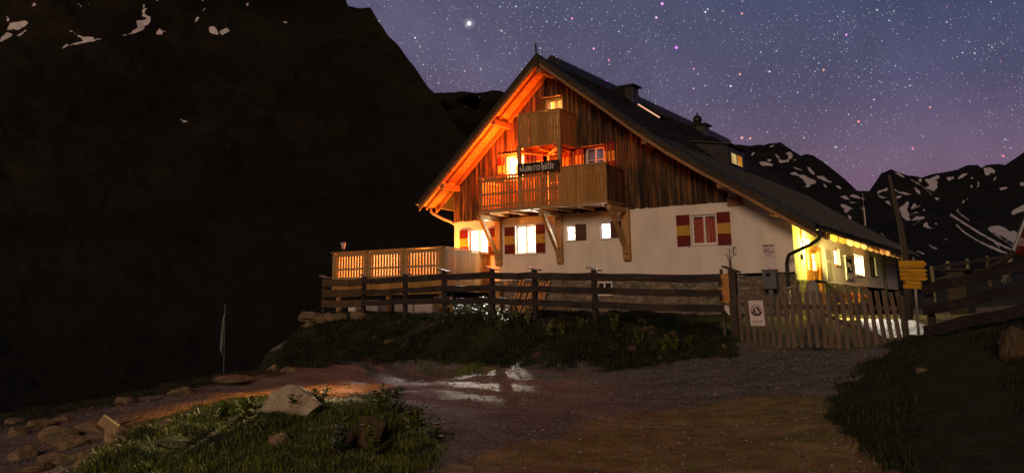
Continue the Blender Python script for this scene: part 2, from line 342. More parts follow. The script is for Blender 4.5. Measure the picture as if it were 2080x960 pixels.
# plateau edge (left): beyond this line the ground drops into the valley
EDGE = np.array([(14., -40.), (4., -27.), (2.0, -20.), (2.6, -17.6), (2.6, -15.), (1.3, -12.4), (-.4, -9.2), (-2.3, -7.4), (-5.6, -4.), (-7.2, 2.), (-7., 12.), (-9., 30.), (-12., 70.)])
def edge_dist(x, y):   # > 0 outside (valley side)
    best = np.full(x.shape, 1e9); sgn = np.zeros(x.shape)
    for (a, b) in zip(EDGE[:-1], EDGE[1:]):
        d = b-a; L2 = d@d; tt = np.clip(((x-a[0])*d[0]+(y-a[1])*d[1])/L2, 0, 1)
        qx, qy = a[0]+tt*d[0], a[1]+tt*d[1]; dd = np.hypot(x-qx, y-qy)
        cr_ = d[0]*(y-a[1])-d[1]*(x-a[0]); m = dd < best-1e-9; best = np.where(m, dd, best); sgn = np.where(m, np.sign(cr_), sgn)
    return best*sgn
def fbm(x, y, sc, oct=4, seed=0.):
    out = np.zeros(x.shape); amp = 1.; f = sc
    xf = x.ravel(); yf = y.ravel()
    res = np.zeros(xf.shape)
    for i in range(len(xf)): res[i] = noise.fractal(Vector((xf[i]*sc+seed, yf[i]*sc, seed*.37)), .9, 2.1, oct)
    return res.reshape(x.shape)
def base_h(x, y):
    x = np.asarray(x, float); y = np.asarray(y, float); sh = x.shape; xf, yf = x.ravel(), y.ravel()
    z = np.zeros(len(xf))
    for k in range(0, len(xf), 20000):
        X, Y = xf[k:k+20000], yf[k:k+20000]
        d2 = (X[:, None]-CP[None, :, 0])**2+(Y[:, None]-CP[None, :, 1])**2
        z[k:k+20000] = tpsk(d2)@TW[:len(CP)]+TW[-3]+TW[-2]*X+TW[-1]*Y
    e = edge_dist(xf, yf); s = np.clip(e/9., 0, None)
    z = z-np.where(e > 0, 9*(1-np.exp(-s*1.6)) + e*.35, 0)
    r = np.hypot(xf-12, yf+5); far = np.clip((r-50)/60, 0, 1)
    z = z*(1-far)+far*np.minimum(z, 8.)
    z = np.maximum(z, -38)
    return z.reshape(sh)
def pin(poly, u, v):   # signed distance to a pixel polygon, > 0 inside
    poly = np.array(poly, float); best = np.full(u.shape, 1e9); ins = np.zeros(u.shape, bool)
    for a, b in zip(poly, np.roll(poly, -1, 0)):
        d = b-a; L2 = d@d+1e-9; tt = np.clip(((u-a[0])*d[0]+(v-a[1])*d[1])/L2, 0, 1)
        best = np.minimum(best, np.hypot(u-a[0]-tt*d[0], v-a[1]-tt*d[1]))
        c_ = ((a[1] > v) != (b[1] > v)) & (u < (b[0]-a[0])*(v-a[1])/(b[1]-a[1]+1e-12)+a[0]); ins ^= c_
    return np.where(ins, best, -best)
G_MOUND = [(150, 980), (230, 900), (300, 868), (360, 845), (430, 825), (500, 815), (560, 822), (640, 822), (700, 828), (770, 812), (830, 838), (880, 868), (905, 890), (900, 925), (840, 955), (820, 980)]
G_BANK = [(560, 745), (590, 690), (640, 640), (660, 600), (1470, 560), (1500, 640), (1495, 725), (1400, 728), (1300, 742), (1100, 739), (900, 737), (800, 733), (700, 738), (640, 748)]
G_EDGE = [(-50, 830), (230, 806), (450, 738), (560, 720), (660, 728), (640, 745), (560, 758), (450, 778), (330, 808), (230, 826), (-50, 870)]
G_RIGHT = [(1850, 640), (1800, 715), (1730, 770), (1700, 800), (1690, 850), (1750, 900), (1850, 990), (2300, 990), (2300, 500), (1880, 560)]
DIRT = [(840, 990), (940, 935), (1040, 898), (1200, 855), (1350, 832), (1500, 812), (1700, 806), (1760, 860), (1900, 990)]
HOLLOW = [(1880, 640), (2100, 600), (2100, 500), (1880, 500)]
def zones(x, y, z):
    q = proj(np.stack([x, y, z], -1)); u, v = q[..., 0], q[..., 1]; front = q[..., 2] > 3
    nz = fbm(x, y, .9, 3, 5.)*1.
    w = 12*nz
    g = np.maximum.reduce([pin(G_MOUND, u, v), pin(G_BANK, u, v), pin(G_EDGE, u, v)*1.2, pin(G_RIGHT, u, v)*.8])+w*1.6
    d = pin(DIRT, u, v)+w*1.2
    behind = ~front
    g = np.where(behind, 20., g); d = np.where(behind, -20., d)
    # away from the photographed foreground: grass everywhere, a gravel yard behind the gate
    yard = (x > 12.6) & (x < 19.) & (y > -8.2) & (y < 18)
    back = (y > -8) & ~yard
    g = np.where(back, np.maximum(g, 15+w), g); g = np.where(yard, -15+np.clip((x-17.3)*18, -5, 30)+w, g); d = np.where(back | yard, -20, d)
    return np.clip(g/14., -1, 1), np.clip(d/14., -1, 1)
mound_c = [pl(430, 870, 2, -1.9)[:2], pl(640, 860, 2, -1.9)[:2], pl(790, 870, 2, -1.9)[:2], pl(350, 920, 2, -2.)[:2], pl(560, 925, 2, -1.95)[:2]]
def height(x, y):
    x = np.asarray(x, float); y = np.asarray(y, float)
    z = base_h(x, y)
    for c, a, s in zip(mound_c, (.12, .22, .16, .12, .14), (1.1, 1.0, .8, 1., .9)):
        z = z+a*np.exp(-((x-c[0])**2+(y-c[1])**2)/(2*s*s))
    return z
def hz(x, y): return float(height(np.array([x]), np.array([y]))[0])
def ground_at(u, v, t0=4., t1=60.):
    ts = np.arange(t0, t1, .05); P = CAM[None]+ray(u, v)[None]*ts[:, None]
    below = P[:, 2] <= height(P[:, 0], P[:, 1]); i = int(np.argmax(below)) if below.any() else len(ts)-1
    return Vector(P[i])

def grid_axis(lo, hi, fine0, fine1, fs, cs):
    a = [fine0]
    while a[-1] < fine1: a.append(a[-1]+fs)
    s = fs
    while a[-1] < hi: s = min(s*1.15, cs); a.append(a[-1]+s)
    b = [fine0]; s = fs
    while b[-1] > lo: s = min(s*1.15, cs); b.append(b[-1]-s)
    return np.array(sorted(set(b[1:]+a)))
xs = grid_axis(-3000, 3000, -3, 23, .13, 120); ys = grid_axis(-1500, 5000, -24, -6, .13, 120)
X, Y = np.meshgrid(xs, ys); Z = height(X, Y)
near = (np.abs(X-12) < 40) & (np.abs(Y+5) < 45)
n1 = np.zeros(X.shape); n2 = np.zeros(X.shape)
idx = np.where(near)
n1[idx] = fbm(X[idx], Y[idx], .35, 4, 1.)*.07; n2[idx] = fbm(X[idx], Y[idx], 2.6, 4, 9.)*.022+fbm(X[idx]*.8, Y[idx]*2.2, 1.1, 4, 31.)*.035
gz_, dz_ = np.full(X.shape, 1.), np.full(X.shape, -1.)
g_, d_ = zones(X[idx], Y[idx], Z[idx]); gz_[idx] = g_; dz_[idx] = d_
edge_far = edge_dist(X, Y)
Z = Z+n1+n2*(1+1.2*np.clip(gz_, 0, 1))
# clods on grassy ground
Z[idx] += np.clip(gz_[idx], 0, 1)*np.abs(fbm(X[idx], Y[idx], 1.3, 3, 3.))*.14
# ruts in the dirt
ny, nx = X.shape
me = bpy.data.meshes.new('ground'); verts = np.stack([X, Y, Z], -1).reshape(-1, 3)
ii = np.arange(ny*nx).reshape(ny, nx); quads = np.stack([ii[:-1, :-1], ii[:-1, 1:], ii[1:, 1:], ii[1:, :-1]], -1).reshape(-1, 4)
def fast_mesh(me, verts, quads, smooth=True):
    k = quads.shape[1]
    me.vertices.add(len(verts)); me.vertices.foreach_set('co', verts.astype(np.float32).ravel())
    me.loops.add(quads.size); me.loops.foreach_set('vertex_index', quads.astype(np.int32).ravel())
    me.polygons.add(len(quads)); me.polygons.foreach_set('loop_start', np.arange(0, quads.size, k, dtype=np.int32))
    me.update(calc_edges=True); me.validate()
    if smooth: me.polygons.foreach_set('use_smooth', np.ones(len(me.polygons), bool))
fast_mesh(me, verts, quads)
for nm, arr in (('grassy', gz_), ('dirt', dz_)):
    at_ = me.attributes.new(nm, 'FLOAT', 'POINT'); at_.data.foreach_set('value', arr.astype(np.float32).ravel())
def ground_b(t, b):
    p = geo_pos(t)
    g = t.node('ShaderNodeAttribute', attribute_name='grassy').outputs['Fac']; d = t.node('ShaderNodeAttribute', attribute_name='dirt').outputs['Fac']
    n = t.noise(p, 3., 6, .65); nf = t.noise(p, 28, 4, .7); vo = t.node('ShaderNodeTexVoronoi', {'Vector': p, 'Scale': 22.}); vs_ = t.node('ShaderNodeSeparateColor', {0: vo.outputs['Color']})
    gravel = t.mix(.75, t.ramp(nf, [(.3, (.12, .103, .085)), (.7, (.28, .245, .21))]), t.ramp(vs_.outputs[0], [(0., .65), (.85, 1.05), (1., 1.9)]), 'MULTIPLY')
    st_ = t.noise(t.scale(t.vmath('ADD', p, t.scale(t.noise(p, .6, 3, .5, 1), (1.2, 1.2, 0))).outputs[0], (.55, 2.3, 1.)), 1.4, 5, .6); streak = t.ramp(st_, [(.3, .55), (.5, .95), (.7, 1.5)])
    gravel = t.mix(.8, gravel, streak, 'MULTIPLY')
    dirt = t.mix(.5, t.ramp(n, [(.3, (.21, .135, .045)), (.7, (.44, .31, .12))]), t.ramp(nf, [(.3, .5), (.7, 1.4)]), 'MULTIPLY')
    dirt = t.mix(.9, dirt, streak, 'MULTIPLY')
    grass = t.ramp(nf, [(.3, (.016, .02, .008)), (.7, (.055, .06, .02))])
    jit = t.math('MULTIPLY', t.math('SUBTRACT', nf, .5), 1.2)
    gm = t.math('MULTIPLY_ADD', t.math('ADD', g, jit), 2.5, .3, clamp=True); dm = t.math('MULTIPLY_ADD', t.math('ADD', d, jit), 1.6, .5, clamp=True)
    col = t.mix(gm, t.mix(dm, gravel, dirt), grass)
    t.l.new(col, b.inputs['Base Color'])
    bump(t, b, t.math('ADD', t.math('MULTIPLY', vo.outputs['Distance'], -.6), nf), 1., .035)
me.materials.append(mat('gravel_dirt_and_turf', ground_b, rough=.9))
go = bpy.data.objects.new('ground', me); C.objects.link(go); go['kind'] = 'structure'

# ------------------------------------------------------------------ mountains
def mountain_mat():
    def f(t, b):
        p = geo_pos(t); s = t.node('ShaderNodeAttribute', attribute_name='snow').outputs['Fac']
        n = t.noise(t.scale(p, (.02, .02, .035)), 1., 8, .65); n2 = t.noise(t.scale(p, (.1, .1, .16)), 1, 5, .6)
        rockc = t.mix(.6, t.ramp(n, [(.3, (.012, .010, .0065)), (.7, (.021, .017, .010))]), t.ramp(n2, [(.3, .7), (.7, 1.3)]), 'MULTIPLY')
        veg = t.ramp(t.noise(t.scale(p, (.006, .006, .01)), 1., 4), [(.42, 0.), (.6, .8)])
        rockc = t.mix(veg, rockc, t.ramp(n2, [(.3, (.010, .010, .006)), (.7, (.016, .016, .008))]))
        rockc = t.mix(1., rockc, t.ramp(t.noise(t.scale(p, (.005, .005, .009)), 1., 5, .6), [(.32, .55), (.68, 1.55)]), 'MULTIPLY')  # broad relief tones put into the rock and vegetation colour
        sm = t.math('MULTIPLY_ADD', t.math('ADD', s, t.math('MULTIPLY', t.math('SUBTRACT', n2, .5), .5)), 8., .5, clamp=True)
        t.l.new(t.mix(sm, rockc, (.85, .80, .80)), b.inputs['Base Color']); bump(t, b, n2, .35, 4.)
    return mat('mountain_rock_and_snow', f, rough=.95, spec=.1)
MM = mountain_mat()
def interp_sil(sil, u): return np.interp(u, [p[0] for p in sil], [p[1] for p in sil])
def mountain(name, u0, u1, du, sil, vbot, dtop, dbot, snow, dv, jag=3., relief=.05, seed=0., lines=()):
    us = np.arange(u0, u1+du, du); nv = max(8, int((vbot-min(p[1] for p in sil))/dv)); ss = np.linspace(0, 1, nv)
    top = interp_sil(sil, us)+np.array([noise.fractal(Vector((u*.03+seed, seed, 0)), 1., 2., 5) for u in us])*jag
    U = np.repeat(us[None], nv, 0); V = vbot+(top[None]-vbot)*ss[:, None]
    vt = min(p[1] for p in sil)-10.; D = dbot+(dtop-dbot)*np.clip((vbot-V)/(vbot-vt), 0, 1)**1.35
    nn = np.array([noise.fractal(Vector((u*.006+seed, v*.009, seed)), .85, 2.1, 7) for u, v in zip(U.ravel(), V.ravel())]).reshape(U.shape)
    rd = np.array([noise.ridged_multi_fractal(Vector((u*.0045+v*.002+seed*2, v*.004, seed)), .9, 2.1, 5, 1., 2.) for u, v in zip(U.ravel(), V.ravel())]).reshape(U.shape)
    D = D*(1+relief*nn*1.3+relief*.5*(rd-1.2))
    P = CAM[None, None]+(RT[None, None]*((U-CX)/CF)[..., None]-UP[None, None]*((V-CY)/CF)[..., None]+FW[None, None])*D[..., None]
    S = np.full(U.shape, -1.)
    jx = np.array([noise.fractal(Vector((u*.09+seed, v*.14, 3.)), .8, 2., 3) for u, v in zip(U.ravel(), V.ravel())]).reshape(U.shape)
    for poly in snow: S = np.maximum(S, np.clip((pin(poly, U, V)+jx*1.6)/5., -1, 1))
    for (pts, w) in lines:
        for a, b in zip(pts[:-1], pts[1:]):
            a = np.array(a, float); b = np.array(b, float); d = b-a; tt = np.clip(((U-a[0])*d[0]+(V-a[1])*d[1])/(d@d), 0, 1)
            S = np.maximum(S, np.clip((w-np.hypot(U-a[0]-tt*d[0], V-a[1]-tt*d[1])+jx*.8)/5., -1, 1))
    # far side: slopes down behind the crest
    back = P[-1]+np.array([FW[0], FW[1], 0])*dtop*.25; back[:, 2] = -60
    P = np.concatenate([P, back[None]], 0); S = np.concatenate([S, S[-1:]*0-1], 0)
    ny, nx = U.shape[0]+1, U.shape[1]; ii = np.arange(ny*nx).reshape(ny, nx)
    q = np.stack([ii[:-1, :-1], ii[:-1, 1:], ii[1:, 1:], ii[1:, :-1]], -1).reshape(-1, 4)
    me = bpy.data.meshes.new(name); fast_mesh(me, P.reshape(-1, 3), q)
    at_ = me.attributes.new('snow', 'FLOAT', 'POINT'); at_.data.foreach_set('value', S.astype(np.float32).ravel())
    me.materials.append(MM); o = bpy.data.objects.new(name, me); C.objects.link(o); o['kind'] = 'structure'
    o['label'] = {'mountain_left': 'huge dark mountain flank on the left with a few snow patches', 'mountain_middle': 'low dark ridge behind the gable of the hut', 'mountain_right': 'far rocky peaks streaked with snow on the right'}[name]
    return o
SILL = [(-500, -330), (0, -250), (400, -170), (600, -70), (700, -5), (708, 13), (735, 17), (752, 17), (770, 45), (790, 72), (815, 100), (835, 128), (855, 155), (870, 178), (882, 190), (930, 260), (1000, 330), (1100, 420), (1300, 560)]
def k(pts, ox, oy, sc): return [(ox+x/sc, oy+y/sc) for x, y in pts]
S1 = 5.646
SNOWL = [k([(85, 340), (110, 270), (150, 255), (290, 240), (322, 262), (285, 300), (240, 325), (200, 350), (160, 335), (120, 345)], 0, 0, S1),
         k([(40, 410), (70, 365), (100, 375), (150, 400), (120, 425), (90, 440), (0, 488), (0, 450)], 0, 0, S1), k([(185, 418), (250, 375), (300, 345), (290, 370), (240, 405)], 0, 0, S1), k([(60, 185), (85, 185), (110, 220), (90, 245), (75, 235), (85, 215)], 0, 0, S1),
         k([(355, 75), (385, 40), (420, 38), (415, 60), (375, 82)], 0, 0, S1), k([(880, 25), (900, 30), (915, 60), (945, 70), (920, 82), (895, 55)], 0, 0, S1), k([(990, 48), (1040, 40), (1005, 62)], 0, 0, S1),
         k([(790, 520), (830, 500), (960, 470), (915, 430), (765, 335), (780, 335), (940, 425), (1040, 428), (1150, 395), (1060, 440), (1080, 455), (1200, 440), (1100, 465), (960, 495), (830, 525)], 0, 0, S1), k([(705, 558), (740, 520), (780, 510), (765, 540)], 0, 0, S1),
         k([(1330, 418), (1500, 380), (1520, 355), (1580, 335), (1575, 270), (1560, 240), (1620, 240), (1670, 215), (1620, 180), (1640, 160), (1620, 130), (1650, 100), (1700, 100), (1650, 130), (1665, 170), (1725, 200), (1725, 240), (1690, 290), (1640, 315), (1690, 320), (1620, 355), (1540, 385), (1480, 405)], 0, 0, S1),
         k([(1785, 400), (1800, 355), (1830, 325), (1865, 350), (1915, 362), (1870, 370), (1850, 395)], 0, 0, S1), k([(1740, 15), (1780, 0), (1820, 0), (1815, 18)], 0, 0, S1), k([(1640, 55), (1660, 52), (1655, 80), (1640, 75)], 0, 0, S1),
         k([(1235, 160), (1260, 155), (1285, 180), (1290, 212), (1250, 198), (1233, 180)], 0, 0, 2.909), k([(1300, 180), (1340, 165), (1360, 185), (1310, 208)], 0, 0, 2.909), k([(1200, 45), (1218, 42), (1205, 75), (1195, 70)], 0, 0, 2.909), k([(1455, 15), (1465, 12), (1470, 38), (1455, 38)], 0, 0, 2.909),
         k([(1165, 100), (1178, 103), (1150, 150), (1145, 140)], 0, 0, 2.909), k([(1052, 695), (1085, 712), (1130, 712), (1110, 721), (1085, 720)], 0, 0, 2.909), k([(1672, 132), (1708, 124), (1690, 136)], 0, 0, 2.909), k([(1190, 0), (1210, 0), (1200, 12)], 0, 0, 2.909)]
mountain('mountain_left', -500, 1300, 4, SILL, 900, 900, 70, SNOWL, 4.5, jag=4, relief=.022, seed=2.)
SILM = [(760, 200), (882, 190), (920, 187), (945, 185), (965, 189), (990, 187), (1001, 183), (1022, 187), (1100, 230), (1500, 330)]
mountain('mountain_middle', 780, 1500, 5, SILM, 640, 1000, 500, [[(942, 213), (952, 214), (951, 218), (942, 217)], [(955, 213), (970, 200), (973, 193), (976, 200), (970, 210), (958, 217)]], 6, jag=3, relief=.05, seed=4.)
SILR = [(1380, 420), (1440, 330), (1480, 300), (1497, 293), (1520, 296), (1545, 294), (1550, 296), (1565, 291), (1585, 289), (1600, 299), (1612, 307), (1628, 316), (1636, 313), (1650, 316), (1672, 328), (1690, 343), (1715, 362), (1740, 386), (1773, 388), (1779, 370), (1790, 352), (1809, 344), (1840, 355), (1872, 360), (1905, 351), (1945, 345), (1966, 335), (1985, 333), (1993, 340), (2005, 335), (2028, 332), (2042, 336), (2060, 323), (2080, 309), (2200, 260), (2500, 240)]
A, B = 4.8, 8.
SNOWR = [k([(295, 235), (345, 230), (410, 250), (432, 262), (420, 276), (370, 272), (320, 268), (310, 250)], 1480, 280, A), k([(370, 215), (415, 205), (420, 225), (385, 225)], 1480, 280, A), k([(440, 148), (460, 150), (490, 185), (500, 215), (540, 220), (580, 205), (585, 175), (550, 145), (600, 135), (625, 165), (620, 195), (590, 215), (590, 235), (560, 235), (500, 250), (490, 210), (465, 180)], 1480, 280, A),
         k([(395, 85), (440, 65), (445, 75), (410, 95)], 1480, 280, A), k([(218, 172), (245, 140), (250, 150), (230, 175)], 1480, 280, A), k([(370, 345), (400, 315), (408, 322), (385, 343)], 1480, 280, A), k([(468, 405), (495, 398), (485, 410)], 1480, 280, A), k([(635, 215), (660, 203), (665, 210), (640, 222)], 1480, 280, A),
         k([(590, 345), (650, 330), (690, 360), (745, 365), (790, 395), (850, 415), (850, 440), (800, 455), (790, 480), (745, 485), (755, 450), (735, 410), (690, 375), (640, 360)], 1480, 280, A), k([(758, 280), (790, 285), (820, 320), (845, 355), (830, 360), (795, 335)], 1480, 280, A), k([(630, 287), (680, 298), (730, 315), (720, 320), (660, 305)], 1480, 280, A),
         k([(855, 375), (920, 370), (980, 420), (1010, 430), (990, 435), (940, 420), (880, 395)], 1480, 280, A), k([(920, 445), (940, 445), (960, 478), (945, 488)], 1480, 280, A), k([(1020, 460), (1080, 470), (1110, 505), (1080, 495)], 1480, 280, A), k([(585, 488), (620, 480), (640, 490), (630, 508)], 1480, 280, A), k([(1090, 570), (1140, 560), (1190, 605), (1140, 605)], 1480, 280, A), k([(1180, 570), (1210, 550), (1330, 595), (1260, 590)], 1480, 280, A),
         k([(1105, 640), (1140, 655), (1220, 690), (1180, 695), (1150, 735), (1120, 715), (1140, 695), (1090, 665)], 1480, 280, A), k([(1160, 745), (1195, 765), (1190, 798), (1170, 785)], 1480, 280, A), k([(1265, 660), (1320, 690), (1310, 703)], 1480, 280, A), k([(1180, 622), (1265, 630), (1240, 638), (1180, 632)], 1480, 280, A),
         # right-hand massif
         k([(190, 150), (225, 152), (290, 195), (250, 195)], 1780, 320, A), k([(0, 335), (100, 295), (115, 320), (40, 340), (10, 352)], 1780, 320, A), k([(8, 355), (50, 375), (130, 395), (60, 395), (25, 392)], 1780, 320, A), k([(170, 308), (240, 335), (350, 355), (280, 362), (210, 340)], 1780, 320, A),
         k([(85, 425), (125, 420), (145, 465), (110, 450)], 1780, 320, A), k([(220, 490), (270, 460), (300, 425), (320, 440), (300, 500), (315, 545), (330, 605), (300, 620), (255, 580), (240, 545)], 1780, 320, A), k([(335, 495), (370, 440), (390, 470), (350, 500)], 1780, 320, A), k([(335, 610), (390, 575), (465, 580), (465, 600), (380, 610)], 1780, 320, A), k([(180, 380), (245, 370), (230, 405), (190, 400)], 1780, 320, A),
         k([(370, 290), (385, 330), (435, 370), (420, 325), (390, 300)], 1780, 320, A), k([(410, 205), (440, 200), (445, 235), (420, 240)], 1780, 320, A), k([(470, 210), (520, 210), (540, 190), (610, 170), (615, 200), (560, 220), (600, 235), (595, 290), (560, 330), (520, 310), (480, 295), (520, 270), (490, 240)], 1780, 320, A), k([(545, 380), (600, 395), (620, 400), (590, 412)], 1780, 320, A),
         k([(795, 200), (840, 160), (890, 150), (890, 160), (830, 200), (800, 210)], 1780, 320, A), k([(690, 195), (720, 190), (730, 215), (700, 225)], 1780, 320, A), k([(735, 185), (755, 185), (750, 215), (740, 210)], 1780, 320, A), k([(1040, 105), (1110, 95), (1165, 130), (1150, 155), (1120, 150), (1080, 185), (1060, 160)], 1780, 320, A), k([(1130, 220), (1165, 185), (1178, 195), (1150, 225)], 1780, 320, A),
         k([(915, 200), (945, 192), (945, 203), (920, 208)], 1780, 320, A), k([(915, 262), (935, 265), (938, 295), (918, 290)], 1780, 320, A), k([(985, 235), (1003, 240), (1000, 285), (975, 290), (990, 265)], 1780, 320, A), k([(1200, 295), (1275, 285), (1275, 300), (1215, 318)], 1780, 320, A), k([(1400, 250), (1440, 235), (1440, 275), (1405, 275)], 1780, 320, A),
         k([(1315, 545), (1330, 515), (1400, 480), (1440, 455), (1600, 440), (1600, 540), (1440, 520), (1330, 555)], 1780, 320, A), k([(1070, 690), (1110, 675), (1180, 658), (1250, 680), (1300, 720), (1340, 710), (1400, 750), (1600, 820), (1600, 900), (1330, 830), (1200, 750)], 1780, 320, A),
         k([(455, 668), (475, 632), (500, 635), (505, 670), (565, 690), (520, 690)], 1780, 320, A), k([(565, 630), (595, 635), (595, 655), (580, 655)], 1780, 320, A), k([(840, 425), (860, 408), (862, 425), (835, 455)], 1780, 320, A), k([(875, 405), (895, 390), (898, 405), (880, 415)], 1780, 320, A), k([(790, 500), (805, 490), (812, 498), (795, 510)], 1780, 320, A), k([(450, 515), (470, 500), (470, 520), (455, 530)], 1780, 320, A)]
LINR = [(k([(725, 555), (850, 635), (1000, 730), (1180, 830), (1320, 900)], 1780, 320, A), 1.9), (k([(780, 655), (860, 730), (1000, 815), (1110, 860), (1270, 930)], 1780, 320, A), 1.5), (k([(785, 515), (840, 565), (900, 610)], 1780, 320, A), 1.3), (k([(1040, 745), (1120, 800), (1200, 870)], 1780, 320, A), 1.0), (k([(1100, 710), (1240, 800), (1330, 860)], 1780, 320, A), 1.0),
        (k([(1010, 820), (1100, 870), (1230, 925)], 1780, 320, A), 1.2), (k([(340, 215), (430, 265), (540, 360)], 1780, 320, A), 1.0), (k([(515, 850), (550, 875), (590, 885)], 1780, 320, A), 1.2), (k([(45, 738), (85, 768)], 1780, 320, A), 1.0), (k([(670, 790), (690, 805)], 1780, 320, A), 1.), (k([(430, 615), (360, 655)], 1780, 320, A), .5), (k([(330, 555), (410, 530)], 1780, 320, A), .8), (k([(400, 910), (470, 940)], 1780, 320, A), 1.0), (k([(340, 500), (430, 470)], 1780, 320, A), .7)]
mountain('mountain_right', 1380, 2500, 2.6, SILR, 600, 3200, 260, SNOWR, 2.2, jag=2.2, relief=.05, seed=7., lines=LINR)

# ------------------------------------------------------------------ the hut
HW = 13.; HL = 18.; H1 = 3.23; RY0, RY1 = -1.25, 19.4
PROF_R = [(4.6, 8.96), (7.15, 6.92), (8.35, 5.93), (9.43, 5.12), (10.57, 4.35), (12.1, 3.37), (13.0, 2.78), (14.0, 2.14)]
PROF_L = [(-.82, 3.94), (4.6, 8.96)]
def roof_z(x):
    if x <= 4.6: return float(np.interp(x, [p[0] for p in PROF_L], [p[1] for p in PROF_L]))
    return float(np.interp(x, [p[0] for p in PROF_R], [p[1] for p in PROF_R]))
hut = thing('mountain_hut', 'large alpine hut with lit windows, timber gable and two balconies', 'mountain hut', (0, 0, 0))
FRONT = ((0, 0, 0), (1, 0, 0), (0, -1, 0)); SIDE = ((HW, 0, 0), (0, 1, 0), (1, 0, 0))
class WB(MB):   # box builder in wall coordinates: a along the wall, n outwards, z up
    def __init__(s, fr=FRONT): super().__init__(); s.o, s.a, s.nn = map(Vector, fr)
    def P(s, a, n, z): return s.o+s.a*a+s.nn*n+Vector((0, 0, z))
    def wbox(s, a0, a1, n0, n1, z0, z1, mi=0):
        return s.hexa([s.P(a0, n0, z0), s.P(a1, n0, z0), s.P(a1, n1, z0), s.P(a0, n1, z0), s.P(a0, n0, z1), s.P(a1, n0, z1), s.P(a1, n1, z1), s.P(a0, n1, z1)], mi)
    def quad(s, pts, mi=0): return s.add([s.P(*p) for p in pts], [tuple(range(len(pts)))], mi)
def wall_with_holes(wb, a0, a1, z0, z1, holes, mi=0):
    A_ = sorted({a0, a1, *[h[0] for h in holes], *[h[1] for h in holes]}); Z_ = sorted({z0, z1, *[h[2] for h in holes], *[h[3] for h in holes]})
    for i in range(len(A_)-1):
        for j in range(len(Z_)-1):
            ca, cz = (A_[i]+A_[i+1])/2, (Z_[j]+Z_[j+1])/2
            if any(h[0] < ca < h[1] and h[2] < cz < h[3] for h in holes): continue
            wb.quad([(A_[i], 0, Z_[j]), (A_[i+1], 0, Z_[j]), (A_[i+1], 0, Z_[j+1]), (A_[i], 0, Z_[j+1])], mi)
# openings: a0,a1,z0,z1
W1 = (.70, 1.59, 1.86, 2.85); W2 = (2.83, 3.69, 1.80, 2.85); W3 = (4.96, 5.38, 2.18, 2.75); W4 = (6.34, 6.76, 2.18, 2.77); W5 = (9.71, 10.57, 1.82, 2.80); BW = (6.16, 6.76, .22, .70)
U1 = (2.41, 3.27, 4.62, 5.56); U2 = (4.20, 4.80, 3.45, 5.50); U3 = (5.86, 6.60, 4.60, 5.50); T1 = (4.26, 4.90, 5.62, 7.56)
D1 = (1.34, 3.42, -.50, 1.78); SW1 = (5.42, 6.28, 1.27, 1.88); SW2 = (8.70, 10.35, 1.02, 1.82); SW3 = (11.75, 13.05, 1.09, 1.90)
wb = WB(); wall_with_holes(wb, 0, 11.02, .84, H1, [W1, W2, W3, W4, W5])
rb = [(11.02, .84), (HW, .84), (HW, roof_z(HW)-.30), (12.1, roof_z(12.1)-.28), (11.02, roof_z(11.02)-.30)]
wb.quad([(a, 0, z) for a, z in rb])
sb = WB(SIDE); wall_with_holes(sb, 0, HL, .61, 2.55, [D1, SW1, SW2, SW3])
sb.quad([(10.7, 0, -.6), (HL, 0, -.6), (HL, 0, .61), (10.7, 0, .61)])
for q in (wb, sb):
    for h in ([W1, W2, W3, W4, W5] if q is wb else [D1, SW1, SW2, SW3]):
        a0, a1, z0, z1 = h
        q.quad([(a0, 0, z0), (a0, -.30, z0), (a0, -.30, z1), (a0, 0, z1)]); q.quad([(a1, 0, z0), (a1, -.30, z0), (a1, -.30, z1), (a1, 0, z1)])
        q.quad([(a0, 0, z0), (a1, 0, z0), (a1, -.30, z0), (a0, -.30, z0)]); q.quad([(a0, 0, z1), (a1, 0, z1), (a1, -.30, z1), (a0, -.30, z1)])
wl = MB(); wl.v = wb.v[:]; wl.f = wb.f[:]; wl.m = wb.m[:]; wl.add(sb.v, sb.f)
wl.add([(0, .0, -.6), (0, HL, -.6), (0, HL, 4.3), (0, 0, 4.3)], [(0, 1, 2, 3)])                      # left wall
wl.add([(0, HL, -.6), (HW, HL, -.6), (HW, HL, 2.5), (4.6, HL, 8.6), (0, HL, 4.4)], [(0, 1, 2, 3, 4)])   # rear wall
wl.build('wall', M['plaster'], hut)
# stone plinth, slightly proud with an uneven top
st = MB()
x = 0.
while x < HW-.01:
    w = min(random.uniform(.25, .6), HW-x); top = .83+random.uniform(-.035, .03) - (.06 if x > 11 else 0)
    if not (BW[0]-.02 < x+w/2 < BW[1]+.02): st.box(x, x+w, -.04-random.uniform(0, .02), .1, -1.2, top)
    else: st.box(x, x+w, -.05, .1, -1.2, BW[2]-.01); st.box(x, x+w, -.05, .1, BW[3]+.01, top)
    x += w
st.build('stone_plinth', M['stone'], hut); st = MB()
for (ya, yb) in ((.1, D1[0]-.06), (D1[1]+.06, 10.7)):
    st = MB(); y = ya
    while y < yb-.02:
        w = min(random.uniform(.3, .7), yb-y); st.box(HW-.1, HW+.04+random.uniform(0, .02), y, y+w, -1.0, .60+random.uniform(-.02, .02)); y += w
    st.build('stone_plinth', M['stone'], hut)
